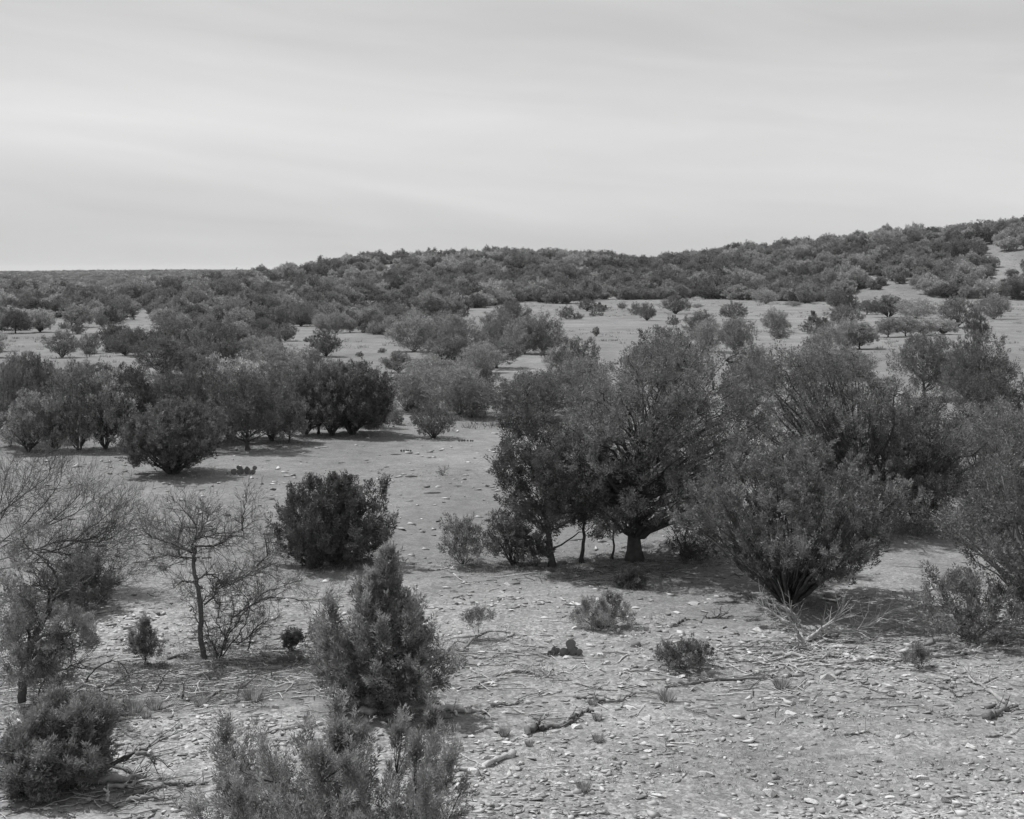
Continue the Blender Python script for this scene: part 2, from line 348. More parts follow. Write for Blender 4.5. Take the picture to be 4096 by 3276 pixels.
# ------------------------------------------------------------------ bare branching
def grow(tb, p, d, length, r, depth, rng, bias=(0, 0, .1), kink=.28, kids=(3, 5), ratio=(.45, .7), sides=4, ang=.75, minr=.003):
    n = int(4 + length * 4) if depth > 1 else 3 if depth == 1 else 2; seg = length / n; P = [np.array(p, float)]; d = unit(np.array(d, float)); D = [d]
    for i in range(n):
        d = unit(d + rng.normal(0, kink, 3) * .8 + np.array(bias) * .5); P.append(P[-1] + d * seg); D.append(d)
    r1 = max(minr, r * .3); tb.add(np.array(P), np.linspace(r, r1, n + 1), sides if depth > 1 else 3)
    if depth <= 0: return
    for k in range(rng.integers(kids[0], kids[1] + 1)):
        f = .2 + .8 * rng.random(); i = min(n, max(1, int(f * n))); q = unit(np.cross(D[i], rng.normal(size=3)))
        nd = unit(D[i] * math.cos(ang) + q * math.sin(ang) * (.6 + .6 * rng.random()))
        grow(tb, P[i], nd, length * (ratio[0] + (ratio[1] - ratio[0]) * rng.random()) * (1.1 - .5 * f), max(minr, (r + (r1 - r) * i / n) * .6), depth - 1, rng, bias, kink, kids, ratio, sides, ang, minr)

# ------------------------------------------------------------------ ground sheet
def make_ground():
    Y = [-30.0]
    while Y[-1] < 8: Y.append(Y[-1] + 2.0)
    Y = Y[:-1] + [8.0]
    while Y[-1] < 70: Y.append(Y[-1] * 1.0062)
    while Y[-1] < 7500: Y.append(Y[-1] * 1.014)
    Y = np.array(Y); U = np.linspace(-.62, .62, 210)
    YY, UU = np.meshgrid(Y, U, indexing='ij'); XX = UU * np.maximum(np.abs(YY) + 12, 20)
    ZZ = H(XX, YY); V = np.stack([XX, YY, ZZ], -1).reshape(-1, 3)
    r, c = YY.shape; i = np.arange(r - 1)[:, None] * c + np.arange(c - 1)[None]
    Q = np.stack([i, i + 1, i + c + 1, i + c], -1).reshape(-1, 4)
    me = build('ground', V, None, Q, M['ground'], True)
    # bare soil and litter patches (ellipses on the ground) and smoother, earthier flats
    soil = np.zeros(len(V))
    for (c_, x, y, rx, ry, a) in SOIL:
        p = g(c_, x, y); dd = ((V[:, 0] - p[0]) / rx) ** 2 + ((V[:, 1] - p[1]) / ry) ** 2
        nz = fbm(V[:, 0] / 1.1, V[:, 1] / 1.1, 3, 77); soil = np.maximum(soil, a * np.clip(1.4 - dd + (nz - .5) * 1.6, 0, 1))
    soil = np.maximum(soil, .3 * sstep(.45, .65, fbm(V[:, 0] / 7, V[:, 1] / 4, 3, 41)) * (1 - sstep(120, 300, V[:, 1])))
    soil = np.maximum(soil, (.55 + .4 * fbm(V[:, 0] / 9, V[:, 1] / 3, 3, 43)) * sstep(24, 35, V[:, 1] + 2 * fbm(V[:, 0] / 5, V[:, 1] / 5, 2, 44)))
    at = me.attributes.new('soil', 'FLOAT', 'POINT'); at.data.foreach_set('value', soil.astype(np.float32))
    obj('ground', me, kind='structure')
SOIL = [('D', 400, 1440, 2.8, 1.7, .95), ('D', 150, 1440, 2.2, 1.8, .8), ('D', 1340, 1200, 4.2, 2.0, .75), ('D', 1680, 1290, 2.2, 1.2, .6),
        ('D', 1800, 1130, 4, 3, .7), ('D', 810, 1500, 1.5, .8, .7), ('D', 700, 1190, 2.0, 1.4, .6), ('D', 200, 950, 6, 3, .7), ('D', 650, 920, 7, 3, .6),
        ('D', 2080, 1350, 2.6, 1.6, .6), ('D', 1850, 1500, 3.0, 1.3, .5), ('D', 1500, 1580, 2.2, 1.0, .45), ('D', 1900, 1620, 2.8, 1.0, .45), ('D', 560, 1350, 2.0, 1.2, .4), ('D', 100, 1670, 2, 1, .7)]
make_ground()

# ------------------------------------------------------------------ vegetation lists
T_ = []   # near trees and bushes, each a mesh pair of its own
def metrics(c, bx, by, l, r, top):
    p = g(c, bx, by); x0, yb = px(c, l, by); x1, _ = px(c, r, by); _, yt = px(c, 0, top)
    w = (x1 - x0) / FPX * p[1]; h = (yb - yt) / FPX * p[1]; cx = ((x0 + x1) / 2 - CX) / FPX * p[1]
    return p, w, h, cx - p[0]
def near(name, c, bx, by, l, r, top, label, style, nt_, per, seed, cat='tree', group=None, **kw):
    p, w, h, off = metrics(c, bx, by, l, r, top)
    kw.setdefault('pl', 1.05); kw.setdefault('pr', .92); kw['trad'] = kw.get('trad', .11) * .92
    kw['lean'] = kw.get('lean', 0) + off / h * 1.3
    tr, cr = tree_mesh(h, w * 1.02, style, nt_, int(per * (.9 if nt_ > 700 else 1)), kw.pop('bl', .048), kw.pop('bw', .0215), seed, **kw)
    return thing_tree(name, p, (tr, cr), label, cat, group)

near('juniper_tree', 'D', 1340, 1180, 1195, 1612, 716, 'largest juniper, thick flared trunk and tall dense dark crown', 'dome', 2700, 66, 1, plumes=170, sm=.9, lob=.3, cb=.17, tuft=.34, trad=.13, trunk=.17, stems=1, twigs=420, lean=.03, outer=.36)
near('juniper_tree', 'D', 1165, 1193, 1020, 1262, 862, 'slim leaning juniper with dark trunk on the near side of the largest juniper', 'dome', 1100, 66, 2, plumes=64, sm=.88, lob=.35, cb=.2, tuft=.28, trad=.10, trunk=.075, stems=1, twigs=220, lean=-.04)
near('juniper_tree', 'D', 1228, 1183, 1150, 1320, 930, 'small juniper with crooked trunk between the two bigger juniper trunks', 'dome', 500, 60, 3, plumes=36, cb=.36, tuft=.26, trad=.10, trunk=.05, stems=1, twigs=110, lean=.03)
near('juniper_tree', 'D', 1290, 1178, 1240, 1370, 980, 'thin pole-like juniper stem just left of the thick flared trunk', 'dome', 240, 55, 4, plumes=20, cb=.45, tuft=.26, trad=.10, trunk=.03, stems=1, twigs=60, lean=0)
near('juniper_tree', 'D', 1842, 1112, 1545, 1985, 748, 'broad open-crowned juniper with pale inner limbs behind the vase-shaped juniper', 'dome', 2600, 66, 5, plumes=150, sm=.88, lob=.35, cb=.16, tuft=.36, trad=.14, trunk=.16, stems=3, twigs=420, lean=-.02)
near('juniper_tree', 'D', 1935, 1108, 1850, 2010, 850, 'dark juniper with hanging lower boughs right behind the broad open-crowned one', 'dome', 800, 60, 55, plumes=60, cb=.12, tuft=.34, trad=.13, trunk=.08, stems=3, twigs=200, lean=0)
near('juniper_tree', 'D', 2085, 1090, 2000, 2180, 850, 'dark dense juniper at the right edge behind the straggly edge juniper', 'dome', 800, 60, 56, plumes=60, cb=.1, tuft=.34, trad=.13, trunk=.08, stems=3, twigs=160, lean=0)
near('juniper_tree', 'D', 1662, 1272, 1440, 1912, 946, 'vase-shaped juniper fanning out from one low base in front of the broad junipers', 'vase', 2300, 66, 6, plumes=150, sm=.84, pl=1.15, pr=.9, lob=.4, cb=.19, tuft=.22, trad=.075, trunk=.15, stems=13, twigs=420, up=1.0, lean=0, outer=.4)
near('juniper_tree', 'D', 2225, 1335, 2005, 2440, 885, 'straggly juniper cut by the right edge with pale dead branchlets showing', 'dome', 1300, 60, 7, plumes=90, lob=.45, sm=.85, cb=.22, tuft=.28, trad=.11, trunk=.12, stems=5, twigs=420, bark='palebark', lean=0)
near('juniper_bush', 'D', 2040, 1345, 1890, 2170, 1215, 'low sprawling juniper bush at the foot of the straggly edge juniper', 'flat', 300, 48, 8, 'bush', plumes=40, sm=.62, leafm='sprig', cb=.05, tuft=.2, trad=.09, trunk=.06, stems=8, twigs=220, bark='palebark', lean=0, bl=.06, bw=.02)
near('juniper_bush', 'D', 700, 1186, 585, 825, 1036, 'dense dark juniper bush with pointed tips standing alone on the flat', 'bush', 1300, 66, 9, 'bush', plumes=54, pl=2.0, pr=.62, cb=.03, tuft=.26, trad=.09, trunk=.08, stems=9, twigs=260, up=1.0, spikes=14, lean=0)
near('juniper_tree', 'D', 812, 1496, 690, 928, 1212, 'conical young juniper with a ragged pointed top behind the foreground sprays', 'cone', 1200, 80, 10, plumes=84, pl=2.1, pr=.62, cb=.02, tuft=.25, trad=.085, trunk=.05, stems=1, twigs=240, up=.75, spikes=12, leafm='sprig', bl=.055, bw=.018, lean=.03, lob=.5)
near('juniper_tree', 'D', 700, 1800, 430, 945, 1592, 'nearest juniper, pale feathery upright sprays rising from the bottom edge', 'bush', 1150, 84, 11, plumes=38, pl=2.1, pr=.6, cb=.02, tuft=.26, trad=.07, trunk=.045, stems=16, twigs=300, up=1.3, spikes=14, bl=.05, bw=.013, leafm='sprig', lean=0, outer=.6, lob=.35)
near('juniper_bush', 'D', 115, 1650, 5, 250, 1480, 'round dense dark juniper bush in the bottom left corner', 'bush', 1000, 90, 12, 'bush', plumes=50, cb=.03, tuft=.17, trad=.08, trunk=.06, stems=7, twigs=120, up=.8, bl=.05, bw=.016, lean=0)
near('juniper_bush', 'D', 165, 1284, 98, 250, 1165, 'half-dead rounded bush under the sweeping bare branches', 'bush', 330, 50, 13, 'bush', plumes=24, cb=.1, tuft=.18, trad=.1, trunk=.05, stems=8, twigs=300, lean=0, bark='palebark')
near('juniper_bush', 'D', 1265, 1320, 1205, 1328, 1268, 'low grey-green juniper bush alone on the stony ground above the prickly pear', 'bush', 170, 56, 14, 'bush', plumes=22, cb=.03, tuft=.14, trad=.055, trunk=.03, stems=7, twigs=60, up=1.0, spikes=4, leafm='grey', bl=.045, bw=.015, lean=0)
near('juniper_bush', 'D', 1440, 1408, 1385, 1495, 1353, 'small fan-shaped juniper bush with blunt dark tips beside upright stones', 'vase', 170, 56, 15, 'bush', plumes=22, cb=.1, tuft=.12, trad=.045, trunk=.02, stems=9, twigs=70, up=1.0, bl=.04, bw=.013, lean=0)
near('juniper_sapling', 'D', 305, 1400, 270, 342, 1322, 'thin juniper sapling with tufted tiers beside the bare tree', 'cone', 110, 46, 16, 'sapling', plumes=14, cb=.2, tuft=.13, trad=.045, trunk=.013, stems=1, twigs=60, up=.9, spikes=3, bl=.045, bw=.012, leafm='sprig', lean=0)
near('juniper_sapling', 'D', 612, 1372, 592, 636, 1330, 'tiny dark juniper sapling among dead twigs left of the conical juniper', 'bush', 70, 50, 17, 'sapling', plumes=14, cb=.2, tuft=.1, trad=.045, trunk=.012, stems=4, twigs=20, bl=.04, bw=.014, lean=0)
near('juniper_sapling', 'D', 1935, 1409, 1908, 1962, 1368, 'small thin juniper sapling beside long bleached poles', 'vase', 60, 46, 18, 'sapling', plumes=14, cb=.15, tuft=.12, trad=.04, trunk=.01, stems=7, twigs=30, bl=.04, bw=.012, lean=0, leafm='sprig')
near('juniper_bush', 'D', 1330, 1236, 1300, 1360, 1205, 'small dark bush in the shade at the foot of the largest juniper', 'bush', 90, 50, 19, 'bush', plumes=22, cb=.05, tuft=.13, trad=.06, trunk=.015, stems=6, twigs=20, lean=0)
near('brush_shrub', 'D', 975, 1190, 915, 1035, 1096, 'thin grey twiggy shrub, outermost left of those beside the slim leaning juniper', 'vase', 260, 40, 20, 'shrub', plumes=26, cb=.08, tuft=.18, trad=.07, trunk=.03, stems=10, twigs=200, lean=0, bl=.05, bw=.014)
near('brush_shrub', 'D', 1080, 1188, 1020, 1120, 1085, 'open shrub with a curved dark stem next to the slim leaning juniper', 'vase', 260, 44, 21, 'shrub', plumes=26, cb=.1, tuft=.2, trad=.07, trunk=.035, stems=5, twigs=150, lean=-.1, bl=.055, bw=.016)
near('brush_shrub', 'D', 1125, 1192, 1080, 1165, 1120, 'low twiggy undergrowth shrub touching the slim leaning juniper trunk', 'bush', 150, 40, 22, 'shrub', plumes=26, cb=.08, tuft=.16, trad=.07, trunk=.025, stems=8, twigs=120, lean=0, bl=.05, bw=.014)
near('brush_shrub', 'D', 1470, 1180, 1400, 1530, 1120, 'twiggy undergrowth between the flared trunk and the vase-shaped juniper', 'bush', 130, 40, 23, 'shrub', plumes=26, cb=.05, tuft=.18, trad=.08, trunk=.02, stems=10, twigs=200, lean=0, bl=.05, bw=.015)
near('brush_shrub', 'D', 1005, 1345, 975, 1042, 1288, 'sparse shrub with green tufts on thin stems right of the conical juniper', 'vase', 46, 50, 24, 'shrub', plumes=12, cb=.45, tuft=.13, trad=.06, trunk=.012, stems=8, twigs=60, lean=.1, bl=.04, bw=.012, leafm='sprig')
near('brush_shrub', 'D', 670, 1400, 635, 705, 1310, 'faint sparse shrub touching the left flank of the conical juniper', 'vase', 60, 40, 25, 'shrub', plumes=12, cb=.2, tuft=.13, trad=.05, trunk=.012, stems=8, twigs=90, lean=0, bl=.04, bw=.011, leafm='sprig')
near('brush_shrub', 'D', 1930, 1130, 1880, 1990, 1070, 'twiggy undergrowth in the shade right of the broad open-crowned juniper', 'bush', 90, 40, 26, 'shrub', plumes=12, cb=.05, tuft=.18, trad=.08, trunk=.02, stems=9, twigs=160, lean=0, bl=.05, bw=.015)

near('juniper_tree', 'D', 365, 998, 262, 480, 852, 'big vase-shaped juniper out in front of the left tree row', 'vase', 1300, 50, 61, plumes=100, cb=.12, tuft=.26, trad=.10, trunk=.13, stems=11, twigs=260, up=1.0, lean=0, bl=.085, bw=.03)
near('juniper_tree', 'D', 742, 915, 672, 828, 768, 'large rounded juniper closing the left tree row', 'dome', 1300, 50, 62, plumes=80, cb=.14, tuft=.3, trad=.12, trunk=.1, stems=5, twigs=200, lean=0, bl=.09, bw=.032)

# left-edge leaning juniper: traced trunk with patches of foliage
def left_leaning():
    rng = np.random.default_rng(40); p = g('D', 46, 1490); Yd = p[1]; tb = Tubes()
    tr = [at_depth('c8', *q, Yd) for q in ((160, 880), (168, 700), (215, 500), (285, 340))] + [at_depth('c4', *q, Yd) for q in ((340, 1180), (395, 1060))]
    P = smooth_path(tr, 5, .008, rng); tb.add(P, np.linspace(.07, .035, len(P)), 8)
    br = [[(250, 1380), (330, 1330), (430, 1330), (560, 1300)], [(230, 1420), (200, 1300), (150, 1180)], [(340, 1180), (350, 1000), (250, 975), (150, 1010)], [(200, 1500), (330, 1440), (480, 1430), (600, 1400)],
          [(170, 1560), (330, 1500), (400, 1420)], [(395, 1060), (420, 950), (330, 800), (200, 700), (150, 640)], [(395, 1060), (500, 1000), (560, 960)], [(290, 1250), (220, 1100), (140, 1050)], [(170, 1640), (330, 1620), (500, 1560), (620, 1560)]]
    C = []; A = []
    for b in br:
        Q = smooth_path([at_depth('c4', x, y, Yd + rng.normal(0, .4)) for x, y in b], 5, .012, rng); tb.add(Q, np.linspace(.026, .007, len(Q)), 5)
        for k in range(26):
            q = Q[rng.integers(len(Q) // 3, len(Q))]; grow(tb, q, rng.normal(size=3) + [0, 0, .3], .35, .007, 1, rng, kids=(1, 3))
    for (x, y, rx, ry, n) in ((170, 640, 70, 110, 26), (180, 820, 60, 80, 16), (190, 1080, 70, 80, 34), (230, 1520, 110, 140, 90), (110, 1350, 60, 200, 60), (150, 1630, 130, 110, 80), (330, 1560, 90, 60, 24), (400, 1240, 190, 110, 90), (620, 1290, 50, 70, 60), (400, 1430, 150, 110, 100), (190, 1220, 70, 130, 60), (400, 1650, 130, 90, 50), (300, 590, 60, 60, 8), (640, 1400, 60, 60, 34), (80, 900, 80, 200, 50), (60, 1300, 90, 260, 90)):
        for k in range(n):
            a = rng.random() * 6.28; rr = math.sqrt(rng.random()); C.append(at_depth('c4', x + rx * rr * math.cos(a), y + ry * rr * math.sin(a), Yd + rng.normal(0, .45))); A.append(unit(np.array([rng.normal(0, .5), rng.normal(0, .5), .8])))
    C = np.array(C); A = np.array(A); n = len(C)
    V = tufts(C, A, .13 * (.6 + .8 * rng.random(n)), .06 * (.6 + .8 * rng.random(n)), 44, .045, .012, rng)
    crown = build('crown', V - p, np.arange(len(V)).reshape(-1, 3), None, M['juniper'])
    thing_tree('juniper_tree', p, (tb.mesh('trunk', M['bark'], p), crown), 'juniper leaning in from the left edge with a slanted trunk and patchy foliage')
left_leaning()

# bare trees ------------------------------------------------
def bare_tree(name, base, mains, label, cat='tree', twig='twig', seed=1, r0=.1, trunk=None, cr='c4', sub=(7, 5), glen=.55, bias=(0, 0, .1), rr=.035):
    rng = np.random.default_rng(seed); p = g(*base); Yd = p[1]; tb = Tubes(); tw = Tubes()
    if trunk:
        P = smooth_path([at_depth(cr, x, y, Yd) for x, y in trunk], 5, .006, rng); tb.add(P, np.linspace(r0, r0 * .55, len(P)), 8)
    for m_ in mains:
        dj = rng.normal(0, .5); k = len(m_)
        pts = [at_depth(cr, x, y, Yd + dj * (i / (k - 1)) * .8) for i, (x, y) in enumerate(m_)]
        Q = smooth_path(pts, 5, .008, rng); R = np.linspace(rr, .005, len(Q)); tb.add(Q, R, 5)
        for j in range(int(len(Q) * sub[0] / 5)):
            i = rng.integers(len(Q) // 6, len(Q)); d = unit(Q[min(i + 1, len(Q) - 1)] - Q[max(i - 1, 0)])
            grow(tw, Q[i], unit(d * .6 + rng.normal(0, .6, 3)), glen * (.5 + .8 * rng.random()), max(.003, R[i] * .4), 2, rng, bias=bias, kink=.24, kids=(2, sub[1]), minr=.002)
    e = obj(name, None, None, p, label, cat); obj('trunk', tb.mesh('trunk', M[twig], p), e); obj('twigs', tw.mesh('twigs', M[twig], p), e)
bare_tree('bare_tree', ('c8', 1468, 570), [
    [(1405, 800), (1385, 700), (1410, 600), (1380, 500), (1290, 400)], [(1390, 720), (1300, 690), (1230, 600), (1130, 560), (1060, 500)], [(1400, 660), (1450, 560), (1500, 470), (1490, 400)],
    [(1410, 640), (1550, 600), (1700, 590), (1840, 500)], [(1400, 780), (1300, 770), (1180, 760), (1080, 790)], [(1380, 740), (1200, 660), (1080, 620), (1030, 560)], [(1400, 690), (1560, 680), (1680, 620), (1780, 640)],
    [(1290, 760), (1280, 640), (1300, 520), (1240, 420)], [(1420, 930), (1500, 890), (1590, 940), (1690, 930), (1850, 860), (1960, 820)], [(1465, 1110), (1540, 1040), (1560, 960), (1660, 960), (1790, 900), (1900, 880)],
    [(1400, 950), (1340, 945), (1290, 950)], [(1740, 580), (1750, 470), (1765, 350)], [(1850, 830), (1920, 740), (1890, 600)]],
    'leafless crooked tree with a dark slender trunk and a wide spread of twigs', seed=51, r0=.052,
    trunk=[(1470, 1500), (1440, 1330), (1445, 1150), (1415, 960), (1392, 850), (1400, 700)], sub=(13, 4), glen=.46, rr=.018)
bare_tree('bare_shrub', ('c8', 1580, 575), [
    [(1580, 1490), (1620, 1350), (1680, 1180), (1670, 1070)], [(1590, 1480), (1660, 1300), (1790, 1130), (1900, 1020), (2030, 980), (2150, 920)], [(1600, 1480), (1760, 1250), (1780, 1090), (1720, 1000)], [(1570, 1480), (1500, 1330), (1470, 1220)],
    [(1700, 1400), (1850, 1290), (1950, 1200)], [(1680, 1200), (1850, 1090), (2000, 1060), (2200, 1080), (2400, 1060)], [(1560, 1500), (1540, 1420), (1520, 1400)], [(1640, 1380), (1560, 1240), (1580, 1120)], [(1780, 1440), (1820, 1300), (1900, 1220)]],
    'bare thicket of thin grey stems just right of the leafless crooked tree', 'shrub', seed=52, rr=.012, sub=(12, 4), glen=.38)
bare_tree('bare_tree', ('D', -22, 1250), [
    [(-60, 700), (150, 560), (300, 400), (420, 250), (440, 130)], [(-60, 740), (200, 600), (380, 500), (540, 350), (620, 200)], [(-40, 800), (290, 700), (480, 650), (700, 660), (850, 600), (950, 500)], [(-40, 860), (270, 810), (480, 830), (620, 790), (860, 800)],
    [(-80, 640), (60, 400), (190, 250), (230, 120)], [(270, 740), (460, 700), (640, 560), (760, 480), (860, 400)], [(290, 710), (450, 740), (640, 780), (800, 700), (960, 640)], [(-60, 600), (20, 300), (60, 120)], [(200, 820), (330, 900), (450, 930), (560, 870), (700, 850)],
    [(140, 560), (350, 540), (560, 440), (680, 330)], [(400, 830), (600, 900), (760, 960), (880, 930)], [(-80, 520), (160, 330), (330, 200), (370, 100)], [(480, 650), (640, 640), (760, 560), (900, 450)]],
    'leafless tree with long sweeping branches reaching in over the left edge', seed=53, rr=.016, sub=(14, 4), glen=.75, bias=(.08, 0, .25),
    trunk=[(-96, 1060), (-90, 900), (-70, 780), (-50, 700)], r0=.1)
bare_tree('bare_shrub', ('c5', 1430, 1300), [[(1430, 1300), (1440, 1180), (1450, 1120)], [(1445, 1130), (1400, 1060), (1360, 1020)], [(1450, 1120), (1490, 1050), (1560, 1070)], [(1430, 1250), (1400, 1190), (1380, 1120)]],
    'leafless spindly shrub immediately right of the conical juniper', 'shrub', seed=54, rr=.012, sub=(7, 3), glen=.25)
bare_tree('bare_shrub', ('c5', 1385, 95), [[(1385, 95), (1378, 70), (1372, 48)], [(1385, 95), (1395, 70), (1402, 52)], [(1385, 92), (1365, 70)]], 'tiny leafless shrublet alone on the far open flat', 'shrub', seed=55, rr=.012, sub=(7, 3), glen=.2, cr='c5')
bare_tree('bare_shrub', ('D', 1440, 1165), [[(1440, 1165), (1445, 1120), (1470, 1070)], [(1440, 1165), (1420, 1120), (1390, 1080)], [(1440, 1165), (1480, 1120), (1520, 1090)]], 'tangle of dead lower twigs below the largest juniper crown', 'shrub', seed=56, rr=.015, sub=(10, 4), glen=.5, cr='D')

# ------------------------------------------------------------------ shared prototypes for middle and far trees
def protos(prefix, specs):
    return [tree_mesh(*s[0], **s[1]) for s in specs]
MID = {
    'J': [tree_mesh(3.6, 4.2, 'dome', 600, 50, .09, .038, 100 + i, plumes=40, lob=.45, cb=.16, tuft=.4, trad=.18, trunk=.11, stems=(1, 4, 3)[i % 3], twigs=120) for i in range(6)],
    'V': [tree_mesh(3.6, 4.4, 'vase', 560, 46, .10, .036, 110 + i, cb=.06, tuft=.36, trad=.14, trunk=.14, stems=10, twigs=150, up=1.0) for i in range(3)],
    'B': [tree_mesh(2.6, 3.4, 'bush', 420, 50, .085, .035, 120 + i, plumes=22, lob=.5, pl=1.3, cb=.03, tuft=.3, trad=.14, trunk=.08, stems=8, twigs=70, spikes=5 * (i % 2)) for i in range(5)],
    'O': [tree_mesh(3.4, 4.0, 'dome', 640, 30, .09, .07, 130 + i, cb=.2, tuft=.26, trad=.24, trunk=.1, stems=(1, 3)[i % 2], twigs=120, leafm='oak', up=.3, bark='bark') for i in range(3)],
    'G': [tree_mesh(3.0, 4.2, ('bush', 'flat', 'dome')[i], 520, 34, .13, .035, 140 + i, cb=.08, tuft=.42, trad=.2, trunk=.06, stems=9, twigs=260, leafm='grey', up=.9, bark='twig') for i in range(3)],
}
BASE = dict(J=(3.6, 4.2), V=(3.6, 4.4), B=(2.6, 3.4), O=(3.4, 4.0), G=(3.0, 4.2))
